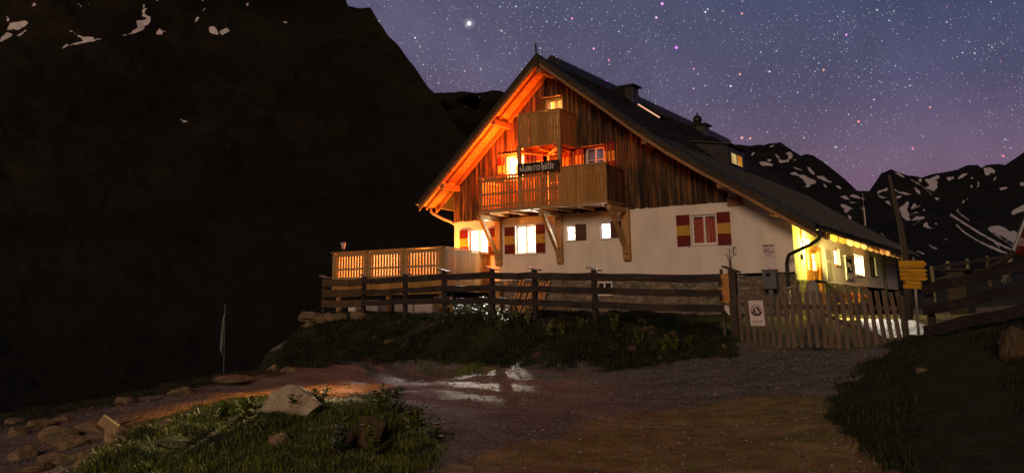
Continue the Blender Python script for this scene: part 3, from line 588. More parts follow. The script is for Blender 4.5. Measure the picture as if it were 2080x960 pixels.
# timber gable cladding: vertical boards and cover battens
cl_ = MB(); UPH = [U1, U2, U3, T1]
def col(mb, x0, x1, y0, y1):
    xm = (x0+x1)/2; top0, top1 = roof_z(x0)-.30, roof_z(x1)-.30; zs_ = [(H1-.06+random.uniform(-.015, .015), None)]
    segs = [(zs_[0][0], None)]; cuts = sorted([(h[2], h[3]) for h in UPH if x1 > h[0]+.01 and x0 < h[1]-.01])
    z = zs_[0][0]
    for c0, c1 in cuts:
        if c0 > z+.02: mb.box(x0, x1, y0, y1, z, c0)
        z = max(z, c1)
    mb.hexa([(x0, y0, z), (x1, y0, z), (x1, y1, z), (x0, y1, z), (x0, y0, top0), (x1, y0, top1), (x1, y1, top1), (x0, y1, top0)])
x = 0.
while x < 11.0:
    w = min(random.uniform(.15, .24), 11.02-x); d = random.uniform(0, .012)
    col(cl_, x, x+w, -.03-d, .06)
    if x > .1: col(cl_, x-.028, x+.028, -.058-random.uniform(0, .01), -.02)
    x += w
cl_.build('timber_cladding', M['boards'], hut)
# roof: shingled slopes
rf = MB()
def slope(prof, y0, y1, row=.23, wid=.24):
    # walk down the profile from ridge to eave
    pts = [Vector((p[0], 0, p[1])) for p in prof]; L = [0]
    for a, b in zip(pts[:-1], pts[1:]): L.append(L[-1]+(b-a).length)
    def at(s):
        s = min(max(s, 0), L[-1]-1e-6)
        for i in range(len(L)-1):
            if s <= L[i+1]: return pts[i].lerp(pts[i+1], (s-L[i])/(L[i+1]-L[i])), (pts[i+1]-pts[i]).normalized()
    s = 0
    while s < L[-1]:
        p0, d = at(max(0, s-.06)); p1, d1 = at(min(L[-1]-1e-3, s+row)); n = Vector((-d1.z, 0, d1.x)); n = n if n.z > 0 else -n
        y = y0-random.uniform(0, wid)*.5; first = True
        while y < y1:
            w = wid*random.uniform(.7, 1.25); ya, yb = max(y, y0), min(y+w-.008, y1)
            if yb-ya > .03:
                th = .022+random.uniform(0, .016); e = p1+d1*random.uniform(-.012, .018)
                a0, b0 = p0+n*.004, e+n*th
                rf.add([(a0.x, ya, a0.z), (a0.x, yb, a0.z), (b0.x, yb, b0.z), (b0.x, ya, b0.z), (e.x, ya, e.z), (e.x, yb, e.z)], [(0, 1, 2, 3), (3, 2, 5, 4)])
            y += w
        s += row
slope(PROF_R, RY0, RY1); slope(PROF_L[::-1], RY0, RY1)
# roof deck under the shingles
def deck_roof(prof):
    for a, b in zip(prof[:-1], prof[1:]):
        rf.hexa([(a[0], RY0+.01, a[1]-.14), (b[0], RY0+.01, b[1]-.14), (b[0], RY1-.01, b[1]-.14), (a[0], RY1-.01, a[1]-.14), (a[0], RY0+.01, a[1]), (b[0], RY0+.01, b[1]), (b[0], RY1-.01, b[1]), (a[0], RY1-.01, a[1])])
deck_roof(PROF_R); deck_roof(PROF_L)
roof = rf.build('roof', M['shingle'], hut)
rb_ = MB(); rb_.prism([(4.28, 8.62), (4.6, 8.92), (4.98, 8.66), (4.98, 8.95), (4.6, 9.22), (4.28, 8.95)], 1, -.15, RY1)
for i in range(34): rb_.tube([(4.6, .2+i*.56, 9.2), (4.6, .2+i*.56, 9.27)], .012, 5)
rb_.build('ridge_cap', M['darkmetal'], roof)
ribs = MB()
for i in range(26):
    y = -.2+i*.75
    for a, b in zip([(9.0, roof_z(9.0))]+PROF_R[3:-1], PROF_R[3:]): ribs.beam((a[0], y, a[1]+.045), (b[0], y, b[1]+.045), .03, .05)
ribs.build('roof_ribs', M['darkmetal'], roof)
# verge: barge boards (two stepped boards) and metal flashing
def verge(prof, name):
    b = MB(); b2 = MB(); fl = MB()
    for (xa, za), (xb, zb) in zip(prof[:-1], prof[1:]):
        b.hexa([(xa, RY0-.03, za-.24), (xb, RY0-.03, zb-.24), (xb, RY0+.01, zb-.24), (xa, RY0+.01, za-.24), (xa, RY0-.03, za-.015), (xb, RY0-.03, zb-.015), (xb, RY0+.01, zb-.015), (xa, RY0+.01, za-.015)])
        b2.hexa([(xa, RY0+.012, za-.38), (xb, RY0+.012, zb-.38), (xb, RY0+.06, zb-.38), (xa, RY0+.06, za-.38), (xa, RY0+.012, za-.145), (xb, RY0+.012, zb-.145), (xb, RY0+.06, zb-.145), (xa, RY0+.06, za-.145)])
        fl.hexa([(xa, RY0-.05, za-.02), (xb, RY0-.05, zb-.02), (xb, RY0+.14, zb+.05), (xa, RY0+.14, za+.05), (xa, RY0-.05, za+.03), (xb, RY0-.05, zb+.03), (xb, RY0+.14, zb+.07), (xa, RY0+.14, za+.07)])
    b.v += []; o = b.build('bargeboard', M['barge'], hut); b2.build('inner_bargeboard', M['beam'], o); fl.build('verge_flashing', M['darkmetal'], o)
verge(PROF_R, 'r'); verge(PROF_L, 'l')
# soffit boards of the front overhang, and of the right-hand eave
so_ = MB()
def soffit(prof, ya, yb, step=.19):
    pts = [Vector((p[0], 0, p[1])) for p in prof]
    for a, b in zip(pts[:-1], pts[1:]):
        L = (b-a).length; n = max(1, round(L/step))
        for i in range(n):
            p = a.lerp(b, (i+.02)/n); q = a.lerp(b, (i+.96)/n)
            so_.hexa([(p.x, ya, p.z-.175), (q.x, ya, q.z-.175), (q.x, yb, q.z-.175), (p.x, yb, p.z-.175), (p.x, ya, p.z-.145), (q.x, ya, q.z-.145), (q.x, yb, q.z-.145), (p.x, yb, p.z-.145)])
soffit(PROF_L, RY0+.07, .06); soffit(PROF_R, RY0+.07, .06)
for i in range(5):
    x0 = 13.02+i*.19; x1 = x0+.18
    so_.hexa([(x0, .07, roof_z(x0)-.175), (x1, .07, roof_z(x1)-.175), (x1, RY1-.1, roof_z(x1)-.175), (x0, RY1-.1, roof_z(x0)-.175), (x0, .07, roof_z(x0)-.145), (x1, .07, roof_z(x1)-.145), (x1, RY1-.1, roof_z(x1)-.145), (x0, RY1-.1, roof_z(x0)-.145)])
so_.build('soffit', M['soffit'], hut)
# wall-top rafter against the gable and purlins through the overhang
rw = MB()
for prof, sgn in ((PROF_L, 1), (PROF_R, 1)):
    for a, b in zip(prof[:-1], prof[1:]): rw.hexa([(a[0], -.16, a[1]-.36), (b[0], -.16, b[1]-.36), (b[0], -.035, b[1]-.36), (a[0], -.035, a[1]-.36), (a[0], -.16, a[1]-.18), (b[0], -.16, b[1]-.18), (b[0], -.035, b[1]-.18), (a[0], -.035, a[1]-.18)])
rw.build('gable_rafter', M['beam'], hut)
rw2 = MB()
for a, b in zip(PROF_L[:-1], PROF_L[1:]): rw2.hexa([(a[0], -.80, a[1]-.30), (b[0], -.80, b[1]-.30), (b[0], -.70, b[1]-.30), (a[0], -.70, a[1]-.30), (a[0], -.80, a[1]-.18), (b[0], -.80, b[1]-.18), (b[0], -.70, b[1]-.18), (a[0], -.70, a[1]-.18)])
rw2.build('outer_rafter', M['beam'], hut)
for (x, dz, w) in ((.22, .52, .2), (2.6, .50, .18), (4.62, .62, .2), (8.65, .50, .18), (11.15, .48, .2), (12.72, .46, .18)):
    p = MB(); z = roof_z(x)-dz+.08; p.box(x-w/2, x+w/2, RY0+.10, 0, z-.10, z+.10); p.build('purlin', M['beam'], hut, bevel=.01)
pb = MB(); pb.box(11.0, 11.5, -.06, .02, H1-.22, H1+.10); pb.build('wall_plate', M['beam'], hut)
# eave rafters tails on the entrance side
for i in range(16):
    y = .55+i*1.15
    r = MB(); r.prism([(13.02, roof_z(13.02)-.36), (13.88, roof_z(13.88)-.40), (13.97, roof_z(13.97)-.30), (13.97, roof_z(13.97)-.178), (13.02, roof_z(13.02)-.178)], 1, y, y+.13)
    r.build('rafter_tail', M['soffit'], hut)
fa = MB(); fa.box(13.975, 13.995, RY0+.1, RY1, 2.0, 2.12); fa.build('fascia_board', M['barge'], hut)
# gutters
def gutter(x, z, y0, y1, m, r=.075, name='gutter'):
    g = MB(); n = 10; vs = []; fs = []
    for y in (y0, y1):
        for rr in (r, r-.008):
            for i in range(n+1): a = math.pi+math.pi*i/n; vs.append((x+rr*math.cos(a), y, z+rr*math.sin(a)))
    k_ = n+1
    for i in range(n): fs += [(i, i+1, 2*k_+i+1, 2*k_+i), (k_+i, k_+i+1, 3*k_+i+1, 3*k_+i), (i, i+1, k_+i+1, k_+i)]
    g.add(vs, fs); return g.build(name, m, hut)
gutter(14.05, 2.07, RY0-.02, RY1, M['copper'], .08); gutter(-.90, 3.86, RY0-.05, RY1, M['gutter'], .075)
dp = MB(); pa = pl(1676, 480, 0, 14.05); q0 = pl(1672, 492, 0, 13.95); q1 = pl(1655, 502, 0, 13.75)
Pm = lambda u, v, x: tuple(pl(u, v, 0, x))
path = [(14.05, -.75, 2.02), (14.05, -.75, 1.86), (14.0, -.74, 1.74), (13.8, -.70, 1.62), (13.45, -.66, 1.50), (13.05, -.60, 1.40), (12.85, -.50, 1.30), (12.80, -.40, 1.20), (12.78, -.30, 1.0), (12.78, -.2, .7)]
dd = pl(1598, 535, 1, -.35)
path = [(14.05, -.95, 2.02), (14.05, -.95, 1.84), (14.0, -.93, 1.74), (13.7, -.85, 1.58), (13.3, -.72, 1.44), (13.0, -.6, 1.33), (dd[0]+.06, -.42, 1.22), (dd[0], -.35, 1.08), (dd[0], -.33, .6), (dd[0], -.33, .35)]
dp.tube(path, .055, 12); dpo = dp.build('downpipe', M['darkmetal'], hut, smooth=True)
dq = MB(); dq.tube([(dd[0], -.33, .35), (dd[0], -.33, -.75)], .045, 12); dq.tube([(dd[0], -.33, .30), (dd[0], -.33, .38)], .062, 12); dq.build('lower_pipe', M['steel'], dpo, smooth=True)
dp = MB(); dp.tube([(-.9, -.35, 3.80), (-.9, -.35, 3.62), (-.82, -.33, 3.54), (-.45, -.2, 3.33), (-.1, -.1, 3.18), (.02, .12, 3.05), (.0, .3, 2.6)], .05, 10); dp.build('downpipe', M['gutter'], hut, smooth=True)

# windows -------------------------------------------------------------
def room(h, fr, depth, lamp=None, color=(1, .9, .75), power=100, m='room', lampn=-.9, pz=-.25, rad=.08):
    a0, a1, z0, z1 = h; b = WB(fr); e = .35; A0, A1, Z0, Z1 = a0-e, a1+e, z0-.45, z1+.25
    F = [(-.31), (-.31-depth)]
    for (p0, p1, p2, p3) in (((A0, F[0], Z0), (A0, F[1], Z0), (A0, F[1], Z1), (A0, F[0], Z1)), ((A1, F[0], Z0), (A1, F[1], Z0), (A1, F[1], Z1), (A1, F[0], Z1)), ((A0, F[0], Z0), (A1, F[0], Z0), (A1, F[1], Z0), (A0, F[1], Z0)), ((A0, F[0], Z1), (A1, F[0], Z1), (A1, F[1], Z1), (A0, F[1], Z1)), ((A0, F[1], Z0), (A1, F[1], Z0), (A1, F[1], Z1), (A0, F[1], Z1))):
        b.quad([p0, p1, p2, p3])
    for (c0, c1, d0, d1) in ((A0, a0, Z0, Z1), (a1, A1, Z0, Z1), (a0, a1, Z0, z0), (a0, a1, z1, Z1)): b.quad([(c0, -.31, d0), (c1, -.31, d0), (c1, -.31, d1), (c0, -.31, d1)])
    if power: point('room_lamp', b.P((a0+a1)/2, lampn, z1+pz), power, color, rad)
    return b
def window(h, fr=FRONT, mull=1, bars=(0,), fw=.06, fm='white', power=100, color=(1, .88, .7), glass=True, depth=1.5, sill=True, inset=.07, outer=.0, lampn=-.9, pz=-.2, lintel=False, curtain=None, name='window', rad=.08):
    a0, a1, z0, z1 = h; b = WB(fr)
    n0, n1 = -inset-.06, -inset
    b.wbox(a0, a0+fw, n0, n1, z0, z1); b.wbox(a1-fw, a1, n0, n1, z0, z1); b.wbox(a0+fw, a1-fw, n0, n1, z0, z0+fw); b.wbox(a0+fw, a1-fw, n0, n1, z1-fw, z1)
    for i in range(mull): c = a0+(a1-a0)*(i+1)/(mull+1); b.wbox(c-fw*.55, c+fw*.55, n0+.004, n1-.004, z0+fw, z1-fw)
    for f in bars:
        if f: z = z0+(z1-z0)*f; b.wbox(a0+fw, a1-fw, n0+.015, n1-.012, z-.014, z+.014)
    if outer:   # flat surround on the wall face
        for q in ((a0-outer, a0, z0-outer*.6, z1+outer), (a1, a1+outer, z0-outer*.6, z1+outer), (a0, a1, z1, z1+outer), (a0, a1, z0-outer*.6, z0)): b.wbox(q[0], q[1], -.01, .018, q[2], q[3])
    o = b.build(name, M[fm], hut, bevel=.004)
    if glass:
        g = WB(fr); g.wbox(a0+fw*.6, a1-fw*.6, n0+.026, n0+.032, z0+fw*.6, z1-fw*.6); g.build('glass', M['glass'], o)
    if sill:
        s = WB(fr); s.wbox(a0-.04, a1+.04, -inset, .05, z0-.035, z0-.002); s.build('sill', M[fm], o)
    if lintel:
        s = WB(fr); s.wbox(a0-.10, a1+.10, -.0, .20, z1+.015, z1+.05); s.build('lintel', M['beam'], o)
    b = room(h, fr, depth, power=power, color=color, lampn=lampn, pz=pz, rad=rad); b.build('room_interior', M['room'], o)
    if curtain:
        c = WB(fr); n = 14
        for (u0, u1) in ((0., .40), (.60, 1.)) if curtain[1] == 'pair' else ((0., 1.),):
            for i in range(n):
                f0, f1 = u0+(u1-u0)*i/n, u0+(u1-u0)*(i+1)/n
                c.quad([(a0+(a1-a0)*f0, -.22-.03*(i % 2), z0), (a0+(a1-a0)*f1, -.22-.03*((i+1) % 2), z0), (a0+(a1-a0)*f1, -.22-.03*((i+1) % 2), z1), (a0+(a1-a0)*f0, -.22-.03*(i % 2), z1)])
        c.build('curtain', M[curtain[0]], o)
    return o
def shutter(o, a0, a1, z0, z1, fr=FRONT, plain=False, bands=(.34, .66), off=.02):
    b = WB(fr); n0, n1 = off, off+.035
    if plain:
        for i in range(3): w = (a1-a0)/3; b.wbox(a0+i*w+.002, a0+(i+1)*w-.002, n0, n1, z0, z1)
        b.wbox(a0+.02, a1-.02, n1, n1+.018, z0+.07, z0+.13); b.wbox(a0+.02, a1-.02, n1, n1+.018, z1-.13, z1-.07)
        s = b.build('shutter', M['brownpaint'], o, bevel=.003)
    else:
        zz = [z0, z0+(z1-z0)*bands[0], z0+(z1-z0)*bands[1], z1]
        for i, mi in ((0, 0), (1, 1), (2, 0)): b.wbox(a0, a1, n0, n1, zz[i]+.0005, zz[i+1]-.0005, mi)
        s = b.build('shutter', [M['red'], M['yellow']], o)
        g = WB(fr); g2 = WB(fr); zc = (z0+z1)/2; g.wbox(a1-.09, a1-.015, n1, n1+.02, zc+.01, zc+.025); g.build('latch', M['black'], s); g2.tube([g.P(a1-.05, n1+.01, z0+.02), g.P(a1-.05, n1+.01, z0-.07)], .008, 6); g2.build('shutter_hook', M['black'], s)
    return s
WH = (1., .86, .66)
w = window(W1, power=500, color=(1., .80, .52), pz=-.3, lampn=-.5, fw=.07); shutter(w, .28, .69, 1.86, 2.83); shutter(w, 1.60, 1.97, 1.80, 2.83)
w = window(W2, power=380, lampn=-.5, pz=-.35, color=WH, outer=.035, curtain=None); shutter(w, 2.36, 2.79, 1.83, 2.83); shutter(w, 3.73, 4.10, 1.81, 2.85)
w = window(W3, mull=0, power=260, lampn=-.5,  color=WH, fw=.05, bars=(.5,)); shutter(w, 5.37, 5.80, 2.18, 2.76, plain=True)
w = window(W4, mull=0, power=380, lampn=-.5,  color=(.95, .92, 1.), fw=.05); shutter(w, 6.76, 7.17, 2.20, 2.77, plain=True)
w = window(W5, power=2.6, color=(1., .22, .05), outer=.035, curtain=('curtain', 'pair'), lampn=-.6, pz=-.3); shutter(w, 9.21, 9.67, 1.79, 2.83); shutter(w, 10.61, 11.05, 1.77, 2.84)
w = window(BW, mull=1, power=0, fw=.05, outer=.06, sill=False, inset=-.06)
OR = (1., .55, .16)
w = window(U1, power=300, color=(1., .62, .22), lintel=True, lampn=-.8); shutter(w, 2.04, 2.39, 4.58, 5.53); shutter(w, 3.30, 3.60, 4.58, 5.53)
w = window(U2, mull=0, power=2, color=OR, lintel=False, name='balcony_door', bars=(.45,), fw=.09); shutter(w, 3.70, 4.10, 4.58, 5.55); shutter(w, 4.88, 5.28, 4.52, 5.60)
w = window(U3, power=3.5, color=(.7, .7, 1.), lintel=True, bars=(.5,), curtain=('bluecurtain', 'pair')); shutter(w, 5.45, 5.80, 4.60, 5.60); shutter(w, 6.63, 7.03, 4.56, 5.66)
point('added_door_light', (4.58, -.50, 6.70), 26, (1., .30, .03), .05)  # added light without a fixture, brightens the top door and lintel
w = window(T1, power=140, color=(1., .36, .05), lintel=True, mull=1, name='balcony_door', fw=.10, inset=.20, bars=(.80, .62), lampn=-.55)
# side wall
YE = (1., .72, .30)
w = window(SW1, SIDE, mull=0, power=420, lampn=-.5, pz=-.42, color=WH, fm='reddoor', fw=.07); w = window(SW2, SIDE, mull=1, bars=(.5,), power=520, lampn=-.5, pz=-.55, color=(1., .80, .45), outer=.04, fm='white'); w = window(SW3, SIDE, mull=1, power=0, fm='oldwood')
# entrance door
d = WB(SIDE); a0, a1, z0, z1 = D1
d.wbox(a0, a0+.18, -.16, .02, z0, z1); d.wbox(a1-.30, a1, -.16, .02, z0, z1); d.wbox(a0+.18, a1-.30, -.16, .02, z1-.16, z1)
i0, i1 = a0+.18, a1-.30; mid = (i0+i1)/2
for (q0, q1) in ((i0, mid-.01), (mid+.01, i1)):
    d.wbox(q0, q0+.12, -.12, -.06, z0, z1-.16); d.wbox(q1-.12, q1, -.12, -.06, z0, z1-.16); d.wbox(q0+.12, q1-.12, -.12, -.06, z0, .98); d.wbox(q0+.12, q1-.12, -.12, -.06, 1.53, z1-.16)
    d.wbox(q0+.12, q1-.12, -.11, -.07, 1.30, 1.33)
    d.wbox(q0+.18, q1-.18, -.06, -.04, z0+.2, .85)
door = d.build('entrance_door', M['reddoor'], hut, bevel=.006)
g = WB(SIDE); g.wbox(i0+.1, i1-.1, -.095, -.09, .97, 1.54); g.build('glass', M['glass'], door)
g = WB(SIDE); g.tube([g.P(mid+.08, -.06, .55), g.P(mid+.08, .0, .55), g.P(mid+.2, .0, .55)], .012, 8); g.build('handle', M['black'], door)
room(D1, SIDE, 1.6, power=420, color=(1., .66, .26), lampn=-.5, pz=-.55).build('room_interior', M['room'], door)
dst = MB(); dst.box(13.02, 13.75, 1.2, 3.6, -.75, -.47); dst.build('doorstep', M['stone'], hut, bevel=.01)
sp_ = WB(SIDE); sp_.tube([sp_.P(14.4, .09, 2.1), sp_.P(14.4, .09, -.6)], .06, 10); sp_.build('downpipe', M['darkmetal'], hut, smooth=True)

# balconies ------------------------------------------------------------
def railing(parent, p0, p1, zb, zt, gap=.03, bw=.105, th=.016, m='newwood', rails=True, rnd=0, up=None, name='railing_panel'):
    p0, p1 = Vector(p0), Vector(p1); d = (p1-p0); L = d.length; d.normalize(); n = Vector((d.y, -d.x, 0))
    b = MB(); k_ = max(1, round(L/(bw+gap))); w = L/k_-gap
    for i in range(k_):
        a = p0+d*(i*(w+gap)+gap/2); c = a+d*w; o = n*th; jz = random.uniform(-.006, .006)
        b.hexa([(a.x, a.y, zb+jz), (c.x, c.y, zb+jz), (c.x+o.x, c.y+o.y, zb+jz), (a.x+o.x, a.y+o.y, zb+jz), (a.x, a.y, zt), (c.x, c.y, zt), (c.x+o.x, c.y+o.y, zt), (a.x+o.x, a.y+o.y, zt)])
    for zc in ((zb+.12, zb+(zt-zb)*.48, zt-.10) if rails else ()):
        b.beam(p0-n*.025+Vector((0, 0, zc)), p1-n*.025+Vector((0, 0, zc)), .05, .09)
    o = b.build(name, M[m], parent)
    if gap < .02:
        k = MB(); c_ = n*.012; q0, q1 = p0-c_, p1-c_; k.hexa([(q0.x-n.x*.004, q0.y-n.y*.004, zb+.01), (q1.x-n.x*.004, q1.y-n.y*.004, zb+.01), (q1.x, q1.y, zb+.01), (q0.x, q0.y, zb+.01), (q0.x-n.x*.004, q0.y-n.y*.004, zt-.01), (q1.x-n.x*.004, q1.y-n.y*.004, zt-.01), (q1.x, q1.y, zt-.01), (q0.x, q0.y, zt-.01)]); k.build('backing_sheet', M['signboard'], o) if parent.parent is None else None  # thin dark sheet added behind close-set boards so the gaps stay dark
    return o
lbY = -1.44
lb = MB(); lb.box(2.19, 7.36, lbY, -.06, 3.30, 3.38); lb.box(2.15, 7.40, lbY-.06, lbY+.06, 3.235, 3.30)
for i in range(6): x = 2.5+i*.9; lb.box(x, x+.1, lbY+.06, -.06, 3.20, 3.30)
bal = lb.build('balcony', M['newwoodx'], hut)
railing(bal, (2.22, lbY, 0), (3.78, lbY, 0), 3.37, 4.52, gap=.042, bw=.075); railing(bal, (3.93, lbY, 0), (5.44, lbY, 0), 3.37, 4.54, gap=.034, bw=.08); railing(bal, (5.60, lbY, 0), (7.36, lbY, 0), 3.36, 4.60, gap=.014, bw=.11)
railing(bal, (7.36, lbY, 0), (7.36, -.06, 0), 3.36, 4.58, gap=.03, bw=.12, m='boards'); railing(bal, (2.22, -.06, 0), (2.22, lbY, 0), 3.37, 4.50, gap=.03)
hr = MB(); hr.box(2.14, 3.80, lbY-.06, lbY+.07, 4.53, 4.575); hr.box(3.90, 5.46, lbY-.06, lbY+.07, 4.55, 4.595); hr.box(5.58, 7.42, lbY-.06, lbY+.07, 4.61, 4.655); hr.build('handrail', M['newwoodx'], bal)
for (x0, x1, zt) in ((3.79, 3.92, 5.60), (5.45, 5.59, 5.60)):
    p = MB(); p.box(x0, x1, lbY+.03, lbY+.16, 3.38, zt); p.build('post', M['newwoodx'], bal)
pp = MB(); pp.box(2.19, 2.27, lbY+.02, lbY+.10, 3.38, 4.53); pp.box(7.27, 7.35, lbY+.02, lbY+.10, 3.38, 4.6); pp.build('corner_posts', M['newwoodx'], bal)
for (x0, x1) in ((2.01, 2.24), (4.64, 4.86), (7.27, 7.52)):
    b = MB(); xm = (x0+x1)/2
    b.prism([(0, 1.52), (0, 3.20), (-.20, 3.20), (-.20, 1.60), (-.19, 1.46), (-.13, 1.38), (-.03, 1.38)], 0, x0, x1)
    b.beam((xm, -.20, 1.75), (xm, -1.30, 3.06), .13, .15, up=(0, 1, 1)); b.beam((xm, -.18, 3.12), (xm, -1.44, 3.12), .17, .17)
    b.prism([(-.20, 1.62), (-.20, 1.95), (-.28, 1.92), (-.31, 1.75), (-.27, 1.62)], 0, x0+.03, x1-.03)
    b.build('bracket', M['newwoodx'], bal, bevel=.01)
ubY = -1.30
ub = MB(); ub.box(3.77, 5.53, ubY, -.06, 5.52, 5.60)
for x in (3.95, 4.6, 5.2): ub.box(x, x+.1, ubY+.06, -.06, 5.42, 5.52)
ub.beam((3.85, ubY+.1, 5.40), (4.5, -.1, 5.40), .09, .10); ub.beam((5.45, ubY+.12, 5.40), (4.3, -.1, 5.40), .09, .10)
ubo = ub.build('balcony', M['newwoodx'], hut)
railing(ubo, (3.78, ubY, 0), (5.43, ubY, 0), 5.55, 6.75, gap=.014, bw=.10); railing(ubo, (5.52, ubY, 0), (5.52, -.06, 0), 5.55, 6.75, gap=.014, bw=.10); railing(ubo, (3.78, -.06, 0), (3.78, ubY, 0), 5.55, 6.75, gap=.012)
hr = MB(); hr.box(3.70, 5.56, ubY-.06, ubY+.07, 6.76, 6.80); hr.box(5.46, 5.58, ubY+.08, -.06, 6.76, 6.80); hr.build('handrail', M['newwoodx'], ubo)
p = MB(); p.box(5.44, 5.55, ubY-.015, ubY+.08, 5.50, 6.76); p.build('post', M['newwoodx'], ubo)

# chimneys, dormer, skylight, lightning rods -----------------------------
def chimney(Yc, zt, w=.62, cowl=False, xc=5.05):
    b = MB(); b.box(xc-w/2, xc+w/2, Yc-w/2, Yc+w/2, 7.9, zt); o = b.build('chimney', M['darkmetal'], hut, bevel=.01)
    c = MB(); c.box(xc-w/2-.12, xc+w/2+.12, Yc-w/2-.12, Yc+w/2+.12, zt, zt+.07); c.build('chimney_cap', M['darkmetal'], o, bevel=.01)
    if cowl:
        s = MB(); z = zt+.07; s.lathe((xc-.1, Yc, z), [(.10, 0), (.10, .10), (.18, .14), (.23, .26), (.22, .38), (.13, .48), (.04, .53), (.03, .66)], 18); s.build('chimney_cowl', M['darkmetal'], o, smooth=True)
    return o
ch1 = proj(np.array([5.05, 6.8, 9.]))
def zfor(x, y, v):
    lo, hi = 0., 15.
    for _ in range(50):
        m = (lo+hi)/2
        if proj(np.array([x, y, m]))[1] > v: lo = m
        else: hi = m
    return lo
def yfor(x, z, u):
    lo, hi = -5., 60.
    for _ in range(50):
        m = (lo+hi)/2
        if proj(np.array([x, m, z]))[0] < u: lo = m
        else: hi = m
    return lo
y1_ = yfor(5.05, 9.2, 1277); z1_ = zfor(5.05, y1_, 177); chimney(y1_, z1_-.05)
y2_ = yfor(5.05, 9.0, 1421); z2_ = zfor(5.05, y2_, 255); chimney(y2_, z2_-.05, .74, True)
def roof_hit(u, v):
    for t_ in np.arange(20, 70, .02):
        P = CAM+ray(u, v)*t_
        if 4.6 < P[0] < 14 and P[2] <= roof_z(P[0])+.03: return P
    return None
rh = roof_hit(1512, 350); rl = roof_hit(1481, 338)
dy0, dy1 = (rl[1], rh[1]) if rl is not None and rh is not None else (13, 15)
DX = max(rl[0], rh[0]) if rl is not None else 7.6
dm = MB(); zt_ = zfor(DX, dy0, 294)
zb_ = roof_z(DX)-.1
def roof_x(z):  # x on right slope where height is z
    return float(np.interp(-z, [-p[1] for p in PROF_R], [p[0] for p in PROF_R]))
dm.prism([(DX, zb_), (DX, zt_), (roof_x(min(zt_+.25, 8.9)), zt_+.25-.02), (roof_x(min(zt_+.25, 8.9)), zt_-.5)], 1, dy0, dy1)
dmo = dm.build('dormer', M['darkmetal'], hut)
dr = MB(); xr = roof_x(min(zt_+.3, 8.9)); dr.hexa([(DX+.15, dy0-.12, zt_), (DX+.15, dy1+.12, zt_), (xr-.1, dy1+.12, zt_+.30), (xr-.1, dy0-.12, zt_+.30), (DX+.15, dy0-.12, zt_+.06), (DX+.15, dy1+.12, zt_+.06), (xr-.1, dy1+.12, zt_+.36), (xr-.1, dy0-.12, zt_+.36)]); dr.build('dormer_roof', M['shingle'], dmo)
hgt = zt_-zb_
M['dormerlit'] = emat('lit_curtain', (1., .42, .06), .55, lambda t: t.ramp(t.node('ShaderNodeTexWave', {'Vector': geo_pos(t), 'Scale': 1.3, 'Distortion': 3.}).outputs[0], [(.15, (.75, .22, .02)), (.6, (1., .45, .06)), (.95, (1., .8, .35))]))
dw = MB(); Lw = dy1-dy0; dw.box(DX+.012, DX+.03, dy0+.12*Lw, dy0+.80*Lw, zb_+.30*hgt, zb_+.72*hgt)
dwo = dw.build('dormer_window', M['dormerlit'], dmo)
db = MB(); ym = dy0+.46*Lw; db.box(DX+.03, DX+.05, ym-.03, ym+.03, zb_+.30*hgt, zb_+.72*hgt)
for (c0, c1, e0, e1) in ((dy0+.08*Lw, dy0+.12*Lw, .26, .76), (dy0+.80*Lw, dy0+.84*Lw, .26, .76)): db.box(DX+.01, DX+.05, c0, c1, zb_+e0*hgt, zb_+e1*hgt)
db.box(DX+.01, DX+.05, dy0+.12*Lw, dy0+.80*Lw, zb_+.26*hgt, zb_+.30*hgt); db.box(DX+.01, DX+.05, dy0+.12*Lw, dy0+.80*Lw, zb_+.72*hgt, zb_+.76*hgt); db.build('window_frame', M['darkmetal'], dwo)
s0, s1 = roof_hit(1305, 219), roof_hit(1349, 246)
if s0 is not None and s1 is not None:
    sk = MB(); a_, b_ = Vector(s0)+Vector((0, 0, .07)), Vector(s1)+Vector((0, 0, .07)); sk.beam(a_, b_, .9, .10); 
    sko = sk.build('skylight', M['darkmetal'], hut); sg = MB(); off = Vector((.0, -.462, .0)); sg.beam(a_+off, b_+off, .02, .055)
    sg.build('lit_glass_edge', emat('skylight_glow', (1., .50, .32), 1.0), sko)
rod = MB()
rod.tube([(4.6, RY0, 8.9), (4.57, RY0, zfor(4.57, RY0, 89))], .034, 6); rod.build('ridge_spike', M['black'], hut)
rods = MB()
for (u, v0, v1) in ((1320, 152, 200), (1400, 218, 250), (1478, 268, 290)):
    y = yfor(4.6, 9.2, u); rods.tube([(4.6, y, 9.1), (4.6, y, zfor(4.6, y, v0))], .008, 5)
rods.build('lightning_rods', M['steel'], hut)
fin = MB(); fin.prism([(4.48, 8.48), (4.72, 8.48), (4.70, 8.86), (4.6, 8.97), (4.50, 8.86)], 1, RY0-.085, RY0-.035); fin.build('apex_board', M['barge'], hut)
vp = roof_hit(1758, 458)
if vp is not None:
    v_ = MB(); v_.tube([(vp[0], vp[1], vp[2]), (vp[0], vp[1], zfor(vp[0], vp[1], 420))], .05, 8); v_.tube([(vp[0], vp[1], zfor(vp[0], vp[1], 420)), (vp[0], vp[1], zfor(vp[0], vp[1], 392))], .012, 6); v_.build('vent_pipe', M['gutter'], hut)

